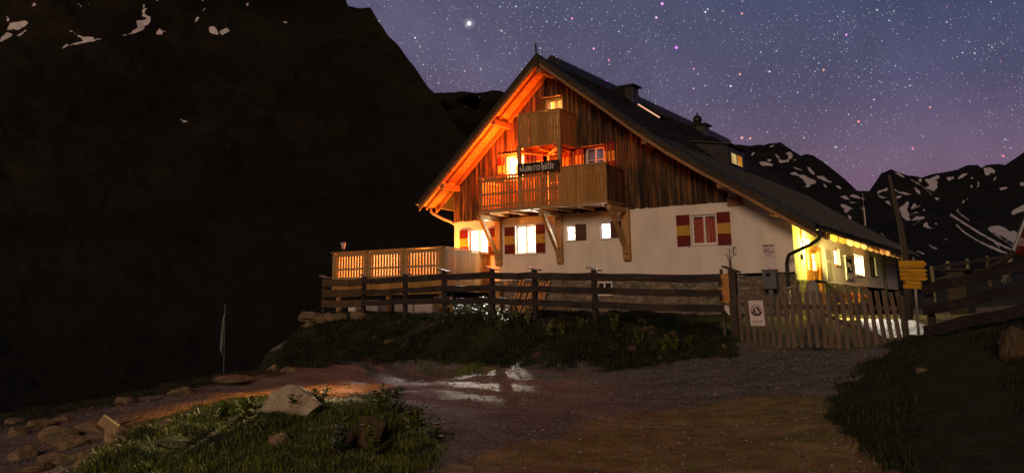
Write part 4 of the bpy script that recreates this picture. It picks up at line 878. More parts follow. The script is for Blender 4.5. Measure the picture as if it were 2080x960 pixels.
# ------------------------------------------------------------------ name board with carved letters
GL = {'s': ([[(.40, .85), (.24, 1.), (.08, .8), (.38, .4), (.30, .1), (.05, .12)]], .52), 'd': ([[(.05, 1.45), (.38, 1.15), (.44, .2), (.25, .0), (.08, .2), (.08, .7), (.34, .95)]], .60),
      'a': ([[(.08, .85), (.28, 1.), (.40, .85), (.40, .12), (.52, .0)], [(.40, .55), (.10, .42), (.10, .12), (.24, .0), (.40, .16)]], .60), 'm': ([[(.0, .9), (.10, 1.), (.12, .05)], [(.12, .8), (.30, 1.), (.38, .85), (.38, .05)], [(.38, .8), (.56, 1.), (.64, .85), (.64, .12), (.76, .0)]], .84),
      'e': ([[(.12, .48), (.42, .74), (.28, 1.), (.10, .82), (.10, .2), (.26, .0), (.44, .16)]], .54), 'r': ([[(.0, .9), (.12, 1.), (.14, .05)], [(.14, .75), (.30, 1.), (.44, .84)]], .50),
      'H': ([[(.05, 1.45), (.26, 1.25), (.22, .1), (.05, .0)], [(.05, .8), (.30, .95), (.52, .8), (.58, .25), (.40, -.30)], [(.26, 1.30), (.55, 1.45)]], .74), 'u': ([[(.02, .95), (.12, 1.), (.12, .15), (.26, .0), (.42, .18)], [(.42, 1.), (.42, .1), (.54, .0)], [(.14, 1.28), (.15, 1.38)], [(.40, 1.28), (.41, 1.38)]], .62),
      't': ([[(.20, 1.35), (.20, .15), (.32, .0), (.42, .12)], [(.04, .95), (.40, .95)]], .44)}
sgX0, sgX1, sgY = 3.90, 5.60, lbY-.10
sign = thing('name_board', 'dark carved name board with silver blackletter words fixed to the lower balcony rail', 'sign', (4.75, sgY, 4.62))
b = MB(); b.box(sgX0, sgX1, sgY-.03, sgY+.012, 4.50, 4.90); b.build('board', M['signboard'], sign, bevel=.006)
def glyphs(text, x0, z0, hgt, y, mb, squeeze=1.0, nib=.15):
    x = x0
    for ch in text:
        if ch == ' ': x += .3*hgt; continue
        if ch == '*':
            c = (x+.62*hgt, z0+.52*hgt)
            for i in range(12):
                a = i*math.pi/6; r0, r1 = .24*hgt, (.62 if i % 2 == 0 else .48)*hgt; w_ = .10*hgt
                d0 = (math.cos(a), math.sin(a)); q = (-d0[1]*w_, d0[0]*w_)
                mb.prism([(c[0]+d0[0]*r0-q[0]*.8, c[1]+d0[1]*r0-q[1]*.8), (c[0]+d0[0]*r1, c[1]+d0[1]*r1), (c[0]+d0[0]*r0+q[0]*.8, c[1]+d0[1]*r0+q[1]*.8)], 1, y-.012-i*.0004, y)
            x += 1.3*hgt; continue
        strokes, adv = GL[ch]; n_ = 0
        for st_ in strokes:
            for (a, b_) in zip(st_[:-1], st_[1:]):
                A_ = (x+a[0]*hgt*squeeze, z0+a[1]*hgt); B_ = (x+b_[0]*hgt*squeeze, z0+b_[1]*hgt); nx_, nz_ = nib*hgt*.5, nib*hgt*.5; n_ += 1
                mb.prism([(A_[0]-nx_, A_[1]-nz_*.6), (A_[0]+nx_, A_[1]+nz_*.6), (B_[0]+nx_, B_[1]+nz_*.6), (B_[0]-nx_, B_[1]-nz_*.6)], 1, y-.010-.0005*n_, y)
        x += adv*hgt*squeeze*1.02+.012
    return x
lt = MB(); ex = glyphs('sdamer', 3.99, 4.60, .172, sgY-.031, lt); ex = glyphs('*', ex-.04, 4.585, .20, sgY-.031, lt); glyphs('Hutte', ex-.03, 4.60, .172, sgY-.031, lt); lt.build('lettering', M['silverpaint'], sign)

# ------------------------------------------------------------------ lamps
ln = thing('balcony_lantern', 'glowing orange lantern hanging behind the left balcony post in front of the bright window', 'lantern', (3.37, -.60, 5.25))
b = MB(); b.lathe((3.37, -.60, 5.02), [(.05, 0), (.09, .04), (.10, .16), (.08, .24), (.04, .27)], 14); b.build('lamp_glass', M['lampglass'], ln, smooth=True)
b = MB(); b.lathe((3.37, -.60, 5.29), [(.11, 0), (.12, .02), (.05, .07), (.01, .09)], 14); b.tube([(3.37, -.60, 5.38), (3.37, -.60, 5.42)], .01, 6); b.build('lamp_cap', M['black'], ln)
point('lantern_light', (3.30, -.80, 5.12), 1400, (1., .10, .006), .07)
pln = thing('porch_lamp', 'greenish-yellow wall lamp beside the entrance door', 'lamp', (13.1, 1.05, 1.80))
b = MB(); b.lathe((13.14, 1.1, 1.76), [(.05, 0), (.075, .03), (.075, .12), (.05, .15)], 14); b.build('lamp_glass', M['porchglass'], pln, smooth=True)
b = MB(); b.box(13.0, 13.10, 1.06, 1.14, 1.80, 1.86); b.lathe((13.14, 1.1, 1.912), [(.09, 0), (.09, .015), (.03, .04)], 14); b.build('bracket', M['black'], pln)
point('porch_light', (13.34, 1.2, 1.66), 230, (.95, .86, .10), .06)
spot('added_eave_spot', (13.45, 1.35, 1.45), (13.45, 9.0, 1.5), 2600, (1., .78, .24), 40, .06, .8)  # added spot washing the side wall and rafter tails
spot('added_yard_spot', (13.10, 5.9, 1.80), tuple(ground_at(1795, 650)), 15000, (1., .90, .74), 9.5, .06, .7)  # added spot outside the side window, brightens the yard behind the gate
spot('added_porch_yard_spot', (13.45, 1.35, 1.70), tuple(ground_at(1735, 645)), 3500, (1., .78, .18), 18, .06, .7)  # extra yellow spot added near the porch lamp for the yard
fld = thing('terrace_floodlight', 'small orange floodlight standing on the terrace floor behind the railing', 'floodlight', (-.75, -.95, .80))
b = MB(); b.box(-.85, -.65, -1.05, -.85, .80, .83); b.box(-.77, -.73, -.97, -.93, .83, 1.12); b.build('stand', M['black'], fld)
b = MB(); b.lathe((-.75, -.95, 1.12), [(.07, 0), (.10, .04), (.10, .10)], 14); b.build('housing', M['black'], fld)
b = MB(); b.lathe((-.75, -.95, 1.222), [(.085, 0), (.06, .03)], 14); b.build('lens', M['lampglass'], fld)
point('floodlight_lamp', (-.75, -.95, 1.36), 1150, (1., .25, .02), .06)
# added spots outside windows and lantern, throwing extra light on road, mound and weeds
spot('added_road_spot', (1.50, -.10, 2.80), tuple(ground_at(860, 778)), 9500, (1., .88, .84), 21, .2, 1.)
spot('added_orange_spot', (3.40, -1.6, 5.15), tuple(ground_at(585, 800)), 32000, (1., .30, .03), 13, .3, 1.)
spot('added_mound_spot', (2.55, -.20, 5.45), tuple(ground_at(470, 838)), 36000, (1., .76, .26), 9, .12, 1.)
spot('added_weed_spot', (1.45, -.12, 2.72), tuple(dep(985, 606, 25)), 16000, (1., .9, .7), 8, .05, .8)

# ------------------------------------------------------------------ timber deck on the left
dkz = 1.88; dc = pl(900, 499.5, 2, dkz); dl = pl(678, 512.5, 2, dkz)
DKX1, DKY = dc[0], dc[1]; DKX0 = dl[0]
deck = thing('timber_deck', 'raised timber terrace with slatted larch railing left of the hut', 'terrace', (DKX0, DKY, -.5))
b = MB(); b.prism([(DKX0, DKY+.05), (DKX1-.03, DKY+.05), (1.70, -.06), (DKX0, -.06)], 2, .72, .80); b.box(DKX0, DKX1-.05, DKY+.06, DKY+.12, .50, .718)
for i in range(6): y = DKY+.3+i*.6; b.box(DKX0+.05, 1.65, y, y+.1, .55, .718)
b.build('floor', M['newwoodx'], deck)
for i, y in enumerate((DKY+.2, -.4)):
    for x in (DKX0+.15, (DKX0+DKX1)/2, DKX1-.2): p = MB(); p.box(x-.07, x+.07, y-.07, y+.07, -1.6, .55); p.build('support_post', M['newwoodx'], deck)
xs_ = np.linspace(DKX0, DKX1, 4)
def dpanel(p0, p1, name='railing_panel', full=False):
    p0, p1 = Vector(p0), Vector(p1); d = (p1-p0).normalized(); o = railing(deck, p0+d*.16, p1-d*.16, .94, 1.70, gap=.052, bw=.075, rails=False, name='railing_panel')
    f = MB()
    for e in (p0+d*.08, p1-d*.08): f.beam(e+Vector((0, 0, .80)), e+Vector((0, 0, 1.80)), .16, .05, up=(d.y, -d.x, 0))
    for z0, hh in ((.90, .12), (1.24, .07), (1.76, .12)): f.beam(p0+d*.16+Vector((0, 0, z0)), p1-d*.16+Vector((0, 0, z0)), .045, hh)
    f.build('panel_frame', M['newwoodx'], o)
    f = MB(); q0, q1 = p0+d*.17, p1-d*.17; f.add([(q0.x, q0.y+.03, .96), (q1.x, q1.y+.03, .96), (q1.x, q1.y+.03, 1.70), (q0.x, q0.y+.03, 1.70)], [(0, 1, 2, 3)]); f.build('glow_sheet', M['screen'], o)  # translucent sheet added behind the slats to make their gaps glow
for i in range(3): dpanel((xs_[i]+.02, DKY, 0), (xs_[i+1]-.02, DKY, 0))
railing(deck, (DKX1, DKY+.02, 0), (1.74, -.10, 0), .40, 1.82, gap=.030, bw=.11); railing(deck, (DKX0+.01, 5.0, 0), (DKX0, DKY+.02, 0), .62, 1.82, gap=.004, bw=.115)  # left-end boards run on unseen, added as a lit backdrop for the slats
b = MB(); b.box(DKX0, -.02, -.05, 5.0, .72, .80); b.build('added_side_floor', M['newwoodx'], deck); railing(deck, (-.02, 5., 0), (DKX0, 5., 0), .62, 1.82, gap=.004, bw=.115)  # unseen side floor and rear railing, added so slat gaps show lit boards
f = MB(); f.add([(DKX1-.09, DKY+.3, 1.16), (1.71, -.15, 1.16), (1.71, -.15, 1.72), (DKX1-.09, DKY+.3, 1.72)], [(0, 1, 2, 3)]); f.build('glow_sheet', M['screen'], deck)  # same added sheet behind the side slats, for glowing gaps
sk = MB(); n_ = 44
for i in range(n_): x = DKX0+(DKX1-DKX0)*i/n_; sk.box(x+.004, x+(DKX1-DKX0)/n_-.008, DKY-.02, DKY+.005, .30+.0*random.random(), .84)
sk.build('skirting_boards', M['newwood'], deck)
for x in xs_: p = MB(); p.box(x-.05, x+.05, DKY-.0+.006, DKY+.10, .5, 1.84); p.build('post', M['newwoodx'], deck)
b = MB(); b.box(DKX0-.08, DKX1+.06, DKY-.07, DKY+.08, 1.84, 1.88); b.beam((DKX1, DKY, 1.86), (1.74, -.06, 1.86), .15, .04); b.build('handrail', M['newwoodx'], deck)
# lantern on the deck corner
lp = pl(697, 510, 1, DKY); lx = lp[0]
l = thing('post_lantern', 'unlit black carriage lantern standing on the left end of the terrace railing', 'lantern', (lx, DKY, 1.88))
b = MB(); b.lathe((lx, DKY, 1.88), [(.06, 0), (.05, .02), (.02, .04), (.02, .09), (.05, .11)], 10); b.build('lantern_base', M['black'], l); b = MB(); b.lathe((lx, DKY, 2.22), [(.12, 0), (.10, .04), (.03, .09), (.015, .15)], 6); b.build('lantern_cap', M['black'], l)
b = MB(); b.lathe((lx, DKY, 1.99), [(.05, 0), (.10, .23)], 6); b.build('glass', M['paleglass'], l)
# things under the deck, seen between the rails
for i, (u0, u1, z0, z1, mk, lab) in enumerate(((708, 722, -.45, .12, 'paper', 'small pale storage box under the terrace'), (742, 768, -.45, .14, 'paper', 'pale storage chest under the middle of the terrace'), (774, 792, -.45, .14, 'steel', 'grey storage chest under the terrace'), (800, 838, -.45, .12, 'paper', 'long white storage chest under the terrace'), (842, 878, -.45, .14, 'paper', 'white storage chest under the right end of the terrace'))):
    X0, X1 = pl(u0, 600, 1, DKY+.5)[0], pl(u1, 600, 1, DKY+.5)[0]
    t_ = thing('storage_box', lab, 'box', (X0, DKY+.5, z0)); b = MB(); b.box(X0, X1, DKY+.5, DKY+1.2, z0-.3, z1-.06); b.build('box_body', M[mk], t_, bevel=.01); b = MB(); b.box(X0-.02, X1+.02, DKY+.47, DKY+1.23, z1-.058, z1); b.build('lid', M[mk], t_, bevel=.01)
t_ = thing('wooden_pallet', 'upright wooden pallet at the right corner under the terrace', 'pallet', (pl(882, 600, 1, DKY-.1)[0], DKY-.1, -.45))
px0, px1 = pl(882, 600, 1, DKY-.1)[0], pl(918, 600, 1, DKY-.1)[0]; b = MB()
for z in (-.42, -.17, .08): b.box(px0, px1, DKY-.12, DKY-.10, z, z+.10)
for x in (px0, (px0+px1)/2-.04, px1-.08): b.box(x, x+.08, DKY-.099, DKY-.03, -.5, .2)
b.build('slats', M['newwoodx'], t_)
# long planks leaning on the plinth
for i in range(11):
    x = 3.05+i*.12+random.uniform(-.02, .02); b = MB(); h_ = random.uniform(1.15, 1.4); lean = random.uniform(.28, .45); wv = random.uniform(.05, .09)
    b.beam((x-.25, -.12-lean, -.5), (x+.05, -.10, -.5+h_), wv, .03, up=(0, -1, .3)); o = b.build('leaning_plank', M['soffit'])
    tag(o, 'yellow-lit larch plank leaning on the stone plinth behind the fence', 'plank', 'planks leaning on the stone plinth')

# ------------------------------------------------------------------ rail fence along the bank
fence = thing('rail_fence', 'dark three-rail timber fence with sloping post caps along the bank below the hut', 'fence', tuple(FP[4]))
fposts = []
for i, p in enumerate(FP[:-1]):
    top = p[2]+.07; gz0 = hz(p[0], p[1])-.2
    b = MB(); b.beam((p[0], p[1], gz0), (p[0]-.01, p[1], top), .11, .11, up=(0, 1, 0)); o = b.build('post', M['railwood'], fence)
    c = MB(); c.beam((p[0]-.17, p[1]-.0, top+.06), (p[0]+.17, p[1]-.0, top-.03), .22, .035, up=(0, 0, 1)); c.build('post_cap', M['steel'] if i != 3 else M['railwood'], o)
for i in range(len(FP)-1):
    a, b_ = Vector(FP[i]), Vector(FP[i+1]); d = (b_-a).normalized(); off = Vector((d.y, -d.x, 0))*.085
    W_ = [.18, .165, .165] if i else [.23, .24, .23]; za = [-.10, -.44, -.78] if i else [-.12, -.45, -.79]
    for k_, (wz, dz) in enumerate(zip(W_, za)):
        b = MB(); m_ = 6; j = [random.uniform(-.012, .012) for _ in range(m_+1)]
        for s in range(m_):
            p = a.lerp(b_, s/m_)+off; q = a.lerp(b_, (s+1)/m_)+off; sag = -.02*math.sin(math.pi*s/m_); sag2 = -.02*math.sin(math.pi*(s+1)/m_)
            p0 = p+Vector((0, 0, dz+sag+j[s])); q0 = q+Vector((0, 0, dz+sag2+j[s+1]))
            n = Vector((d.y, -d.x, 0)).normalized()*.045; u_ = Vector((0, 0, wz/2))
            b.hexa([p0-u_, q0-u_, q0-u_+n, p0-u_+n, p0+u_, q0+u_, q0+u_+n, p0+u_+n])
        o = b.build('rail', M['railwood'] if i else M['brownrail'], fence)
# gate posts, small board
gpx = Vector(px(1497, 712, -1.25)); gp = thing('gate_post', 'thick dark gate post with tilted plank cap beside the poster gate', 'gate post', tuple(gpx))
ptop = pl(1487, 548, 1, gpx.y)
b = MB(); b.beam((gpx.x, gpx.y, -1.5), (ptop[0], ptop[1], ptop[2]), .17, .17, up=(0, 1, 0)); b.build('post', M['oldwood'], gp, bevel=.01)
b = MB(); c0 = pl(1469, 541, 1, gpx.y); c1 = pl(1501, 552, 1, gpx.y); b.beam(c0, c1, .26, .04); b.build('post_cap', M['oldwood'], gp)
br0 = pl(1459.5, 557, 1, gpx.y-.1); br1 = pl(1487, 614, 1, gpx.y-.1)
ob = thing('wooden_notice_board', 'small orange varnished wooden board at the fence end left of the gate post', 'board', (br0[0], gpx.y-.1, br1[2])); b = MB()
for i in range(5):
    z0 = br1[2]+(br0[2]-br1[2])*i/5; z1 = br1[2]+(br0[2]-br1[2])*(i+1)/5; b.box(br0[0], br1[0]-.04, gpx.y-.13, gpx.y-.10, z0+.003, z1-.003)
b.build('board', M['orangewood'], ob); b = MB(); b.box(br0[0]+.03, br0[0]+.09, gpx.y-.098, gpx.y-.05, -1.3, br0[2]+.12); b.build('stake', M['oldwood'], ob)
# white triangular scrap below the board
w0 = pl(1466, 618, 1, gpx.y-.05); w1 = pl(1484, 640, 1, gpx.y-.05)
b = MB(); b.prism([(w0[0], w0[2]), (w1[0]-.02, w0[2]-.04), (w1[0], w1[2]), (w1[0]-.06, w1[2]+.04)], 1, gpx.y-.08, gpx.y-.06); tag(b.build('metal_guard', M['paper']), 'pale curved metal guard under the orange board beside the gate post', 'guard')

# ------------------------------------------------------------------ picket gate
GY = gpx.y
gate = thing('picket_gate', 'weathered leaning picket gate across the drive with a white notice', 'gate', (14.5, GY, -1.2))
def picket(u0, v0, u1, v1, w=.085, m='oldwood', y=GY):
    a = Vector(pl(u0, v0, 1, y)); b_ = Vector(pl(u1, v1, 1, y)); b = MB(); d = (a-b_).normalized(); side_ = Vector((d.z, 0, -d.x)); th = Vector((0, .022, 0))
    q = [b_-side_*w/2, b_+side_*w/2]; tt = [a-side_*w/2-d*random.uniform(.0, .03), a+side_*w/2-d*random.uniform(0, .03)]
    b.hexa([q[0], q[1], q[1]+th, q[0]+th, tt[0], tt[1], tt[1]+th, tt[0]+th]); return b.build('picket', M['gatewood'], gate)
for i, u in enumerate((1500, 1513, 1526, 1539, 1551, 1564)): picket(u, 601+random.uniform(-3, 3), u+9, 704+random.uniform(-2, 2), .075)
n_ = 18
for i in range(n_):
    u = 1580+i*(1822-1580)/(n_-1); tilt = 5+16*i/(n_-1)+random.uniform(-2, 2); top = 590+random.uniform(-2, 3)+(12 if i < 3 else 0)
    picket(u, top, u+tilt, 706-max(0, i-9)*1.6+random.uniform(-2, 2), .088)
def rail(u0, v0, u1, v1, h, y=GY+.045): b = MB(); b.beam(pl(u0, v0, 1, y), pl(u1, v1, 1, y), .04, h, up=(0, 0, 1)); b.build('gate_rail', M['oldwood'], gate)
rail(1498, 617, 1578, 620, .08); rail(1502, 690, 1580, 692, .08); rail(1582, 622, 1838, 626, .10); rail(1588, 694, 1842, 690, .10)
b = MB(); b.beam(pl(1668, 636, 1, GY+.09), pl(1800, 690, 1, GY+.09), .03, .09, up=(0, 0, 1)); b.build('brace', M['oldwood'], gate)
rp = thing('gate_post', 'slim dark gate post at the right end of the picket gate', 'gate post', tuple(pl(1842, 700, 1, GY))); b = MB(); b.beam(pl(1844, 705, 1, GY), pl(1830, 600, 1, GY), .12, .12, up=(0, 1, 0)); b.build('post', M['oldwood'], rp)
# gate notice
y_ = GY-.03; n0 = pl(1520, 610, 1, y_); n1 = pl(1555, 661, 1, y_); sl = (pl(1525.5, 661, 1, y_)[0]-n0[0])
nt = thing('gate_notice', 'white notice with a round black emblem hung on the picket gate', 'sign', (n0[0], y_, n1[2]))
wN = (n1[0]-n0[0]-sl)
def NP(fx, fz): return (n0[0]+sl*(1-fz)+wN*fx, n1[2]+(n0[2]-n1[2])*fz)
b = MB(); b.prism([NP(0, 0), NP(1, 0), NP(1, 1), NP(0, 1)], 1, y_-.012, y_); b.build('sheet', M['paper'], nt)
asp = wN/(n0[2]-n1[2])
def circ(cx_, cz_, r, n=28, a0=0, a1=2*math.pi): return [NP(cx_+r*math.cos(a0+(a1-a0)*i/n), cz_+r*asp*math.sin(a0+(a1-a0)*i/n)) for i in range(n if a1-a0 > 6 else n+1)]
b = MB(); b.prism(circ(.5, .62, .24), 1, y_-.0155, y_-.012)
o_ = circ(.5, .62, .41, 20, math.pi*1.08, math.pi*1.92); i_ = circ(.5, .62, .27, 20, math.pi*1.08, math.pi*1.92)
for k_ in range(20): b.prism([o_[k_], o_[k_+1], i_[k_+1], i_[k_]], 1, y_-.0150, y_-.012)
for k_ in range(17):     # lettering ring
    a = -.10*math.pi+k_*1.2*math.pi/16; o2 = circ(.5, .62, .39, 1, a, a+.11); i2 = circ(.5, .62, .30 if k_ % 3 else .28, 1, a, a+.11)
    if k_ not in (8,): b.prism([o2[0], o2[1], i2[1], i2[0]], 1, y_-.0145, y_-.012)
for (zf, x0, x1) in ((.17, .14, .86), (.11, .2, .78)):
    x = x0
    while x < x1: w_ = random.uniform(.02, .05); b.prism([NP(x, zf), NP(x+w_, zf), NP(x+w_, zf+.025), NP(x, zf+.025)], 1, y_-.0145, y_-.012); x += w_+.018
b.build('emblem', M['ink'], nt)
b = MB(); b.prism([NP(.38, .72), NP(.46, .74), NP(.60, .62), NP(.64, .50), NP(.58, .49), NP(.52, .50), NP(.50, .53), NP(.44, .56), NP(.42, .64)], 1, y_-.018, y_-.0156); b.build('emblem_figure', M['paper'], nt)

# grey meter cabinet, poster, small info sign
cbx = pl(1550, 549, 1, -.6); cb1 = pl(1580, 586, 1, -.6); cY = -.6
cb = thing('meter_cabinet', 'grey metal cabinet on a post in front of the stone plinth', 'cabinet', (cbx[0], cY, -.6)); b = MB(); b.box(cbx[0], cb1[0], cY-.15, cY+.15, cb1[2], cbx[2]-.02); b.build('cabinet_body', M['greybox'], cb, bevel=.015)
b = MB(); b.box(cbx[0]-.03, cb1[0]+.03, cY-.18, cY+.18, cbx[2]-.018, cbx[2]+.02); b.build('cabinet_roof', M['greybox'], cb, bevel=.008)
b = MB(); b.box((cbx[0]+cb1[0])/2-.09, (cbx[0]+cb1[0])/2+.06, cY-.156, cY-.151, cbx[2]-.20, cbx[2]-.08); b.build('dark_window', M['darkglass'], cb)
b = MB(); b.box((cbx[0]+cb1[0])/2-.06, (cbx[0]+cb1[0])/2+.06, cY-.05, cY+.05, -1.2, cb1[2]); b.build('stand', M['greybox'], cb)
pt = thing('wall_poster', 'tall white notice with dark lines of print on the right end of the plaster wall', 'poster', (12.05, -.03, .9))
b = MB(); b.box(12.03, 12.43, -.025, -.004, 1.30, 1.74); b.box(12.06, 12.45, -.024, -.004, 1.10, 1.296); b.box(12.07, 12.46, -.025, -.004, .84, 1.096); b.build('sheet', M['paper'], pt)
b = MB()
for (z, h_, x0, x1, w0_, w1_) in ((1.655, .045, 12.05, 12.41, .03, .07), (1.61, .015, 12.08, 12.34, .02, .05), (1.53, .03, 12.06, 12.24, .03, .06), (1.475, .035, 12.06, 12.41, .03, .08), (1.43, .02, 12.10, 12.38, .02, .05), (1.38, .02, 12.12, 12.3, .02, .05)):
    x = x0
    while x < x1: w_ = random.uniform(w0_, w1_); b.box(x, min(x+w_, x1+.01), -.029, -.0255, z, z+h_*random.uniform(.8, 1.1)); x += w_+.012
b.box(12.05, 12.42, -.029, -.0255, 1.565, 1.572); b.box(12.05, 12.42, -.029, -.0255, 1.325, 1.332)
b.prism([(12.12, .90), (12.26, 1.0), (12.2, .93), (12.3, .91), (12.2, .89)], 1, -.029, -.0255); b.box(12.10, 12.16, -.029, -.0255, 1.05, 1.06)
b.build('print', M['ink'], pt)
ip = thing('info_sign', 'small white picture sign on a brown post behind the gate post', 'sign', tuple(pl(1484, 560, 1, GY+1.)))
yq = GY+1.; a0_ = pl(1472, 502, 1, yq); a1_ = pl(1496.5, 518, 1, yq); c0_ = pl(1476, 519.5, 1, yq); c1_ = pl(1489, 525, 1, yq)
b = MB(); b.box(a0_[0], a1_[0], yq-.02, yq, a1_[2], a0_[2]); b.box(c0_[0], c1_[0], yq-.02, yq, c1_[2], c0_[2]); b.build('sheet', M['paper'], ip)
b = MB(); w_ = a1_[0]-a0_[0]; h_ = a0_[2]-a1_[2]
b.box(a0_[0]+w_*.40, a0_[0]+w_*.47, yq-.024, yq-.021, a1_[2]+.02, a0_[2]-.02); b.box(a0_[0]+w_*.72, a1_[0]-.005, yq-.024, yq-.021, a0_[2]-h_*.15, a0_[2]-.004); b.box(a0_[0]+w_*.72, a1_[0]-.005, yq-.024, yq-.021, a1_[2]+.004, a1_[2]+h_*.12); b.box(a0_[0]+w_*.72, a0_[0]+w_*.80, yq-.0235, yq-.021, a1_[2]+h_*.13, a0_[2]-h_*.16); b.box(a0_[0]+.01, a0_[0]+w_*.2, yq-.024, yq-.021, a1_[2]+.01, a1_[2]+h_*.15)
for r_ in range(2):
    x = c0_[0]+.01
    while x < c1_[0]-.02: b.box(x, x+.018, yq-.024, yq-.021, c1_[2]+.012+r_*.035, c1_[2]+.032+r_*.035); x += .026
b.build('print', M['ink'], ip)
b = MB(); s0_ = pl(1481.5, 527, 1, yq+.01); b.beam((s0_[0]+.05, yq+.03, -1.1), (s0_[0], yq+.03, a0_[2]-.02), .055, .04, up=(0, 1, 0)); b.build('post', mat('brown_post_wood', color=(.16, .09, .07)), ip)

# ------------------------------------------------------------------ things on the entrance side wall
def side_px(u, v, x=HW+.03): return pl(u, v, 0, x)
pc = thing('poster_case', 'tall grey framed display case between the two lit side windows', 'display case', (HW, 7.0, .8)); b = WB(SIDE); b.wbox(6.95, 8.05, .0, .06, .78, 1.62); b.wbox(6.85, 8.15, .0, .10, 1.62, 1.70); b.build('case', M['steel'], pc, bevel=.008)
b = WB(SIDE); b.wbox(7.08, 7.92, .061, .066, 1.08, 1.56); b.build('dark_panel', M['darkglass'], pc)
b = WB(SIDE); b.wbox(7.2, 7.45, .067, .070, 1.25, 1.45); b.wbox(7.5, 7.8, .067, .070, 1.15, 1.40); b.wbox(7.15, 7.85, .061, .064, .86, 1.0); b.build('print', M['paper'], pc)
for (a0, a1, z0, z1, lab) in ((3.95, 4.85, 1.40, 1.76, 'upper pale paper notice right of the entrance door'), (4.05, 4.80, .70, 1.33, 'long pale menu sheet right of the entrance door')):
    t_ = thing('paper_notice', lab, 'notice', (HW, a0, z0)); b = WB(SIDE); b.wbox(a0, a1, .0, .012, z0, z1); b.build('sheet', mat('aged_paper', color=(.50, .46, .36), rough=.7), t_)
    b = WB(SIDE)
    for i in range(int((z1-z0)/.06)-1): b.wbox(a0+.12, a1-.12-random.uniform(0, .3), .0125, .015, z0+.05+i*.06, z0+.066+i*.06)
    b.build('print', mat('faded_print', color=(.12, .11, .07)), t_)
wl_ = thing('wall_bracket', 'dark wrought iron ornament on the wall left of the entrance', 'ornament', (HW, .8, 1.4)); b = WB(SIDE)
b.tube([b.P(.80, .05, 1.70), b.P(.80, .05, 1.22)], .015, 6); b.tube([b.P(.80, .05, 1.55), b.P(.95, .16, 1.60), b.P(1.05, .2, 1.5), b.P(.95, .16, 1.42), b.P(.82, .06, 1.42)], .012, 6); b.wbox(.76, .84, .0, .06, 1.25, 1.42); b.build('ironwork', M['black'], wl_)
# water post by the door
fp_ = pl(1653, 620, 0, 14.4); wt = thing('fountain_post', 'rounded grey wooden fountain post with a dark spout in front of the door', 'fountain', (14.4, fp_[1], -.6)); 
b = MB(); zt_ = zfor(14.4, fp_[1], 569); b.lathe((14.4, fp_[1], -.8), [(.17, 0), (.17, (zt_+.8)*.5), (.17, (zt_+.8)*.85), (.14, (zt_+.8)*.95), (.06, (zt_+.8))], 14); b.build('post', mat('silver_grey_wood', color=(.26, .25, .19), rough=.8), wt, smooth=True)
b = MB(); b.tube([(14.4, fp_[1], zt_-.10), (14.5, fp_[1]+.1, zt_-.02), (14.65, fp_[1]+.42, zt_-.05)], [.05, .05, .03], 8); b.build('spout', M['black'], wt)
# bench with flower pots, picnic table
def bench(lab, y0, y1, x, zt, kind='bench', name='wooden_bench'):
    t_ = thing(name, lab, kind, (x, y0, -.6)); b = MB()
    for i in range(3): b.box(x-.22+i*.15, x-.09+i*.15, y0, y1, zt-.04, zt)
    b.build('seat', M['newwoodx'], t_)
    for y in (y0+.2, y1-.28): b = MB(); b.box(x-.18, x+.18, y, y+.08, -.8, zt-.041); b.build('leg', M['oldwood'], t_)
    return t_
bench('low wooden bench with orange flower pots against the stone plinth right of the door', 4.2, 8.2, 13.45, -.08)
for i, (y, r) in enumerate(((4.9, .12), (6.3, .19), (7.4, .12))):
    t_ = thing('flower_pot', ('small orange flower pot nearest the door on the bench', 'largest orange flower pot in the middle of the bench', 'small orange flower pot at the far end of the bench')[i], 'flower pot', (13.45, y, -.08)); b = MB(); b.lathe((13.45, y, -.079), [(r*.6, 0), (r*.8, .14), (r*.85, .15)], 12); b.build('pot', M['orangewood'], t_)
    b = MB()
    for _ in range(70):
        a = random.uniform(0, 6.28); q = random.random()**.5*r*1.2; c = Vector((13.45+q*math.cos(a), y+q*math.sin(a), .08+random.uniform(0, r*1.1))); s_ = .035
        v1 = Vector((random.gauss(0, 1), random.gauss(0, 1), random.gauss(0, 1))).normalized()*s_; v2 = v1.orthogonal().normalized()*s_; b.add([c-v1-v2, c+v1-v2, c+v1+v2, c-v1+v2], [(0, 1, 2, 3)], 0 if random.random() < .7 else 1)
    b.build('blooms', [M['terracotta'], M['leafpot']], t_)
tb = thing('picnic_table', 'long wooden picnic table with a lit pale top behind the right half of the gate', 'table', (15.2, 6.5, -.5)); tp0 = pl(1772, 625, 2, .12)
TX, TY = tp0[0], tp0[1]
b = MB()
for i in range(5): b.box(TX+.0+i*.15, TX+.14+i*.15, TY, TY+2.4, .08, .12)
b.build('table_top', M['newwoodx'], tb)
for y in (TY+.3, TY+2.): b = MB(); b.beam((TX+.0, y, -.75), (TX+.5, y, .08), .08, .06, up=(0, 1, 0)); b.beam((TX+.72, y+.07, -.75), (TX+.2, y+.07, .08), .08, .06, up=(0, 1, 0)); b.build('leg', M['oldwood'], tb)
b = MB(); b.box(TX+1.0, TX+1.28, TY, TY+2.4, -.16, -.12); b.box(TX-.5, TX-.22, TY, TY+2.4, -.16, -.12); b.build('side_bench', M['oldwood'], tb)

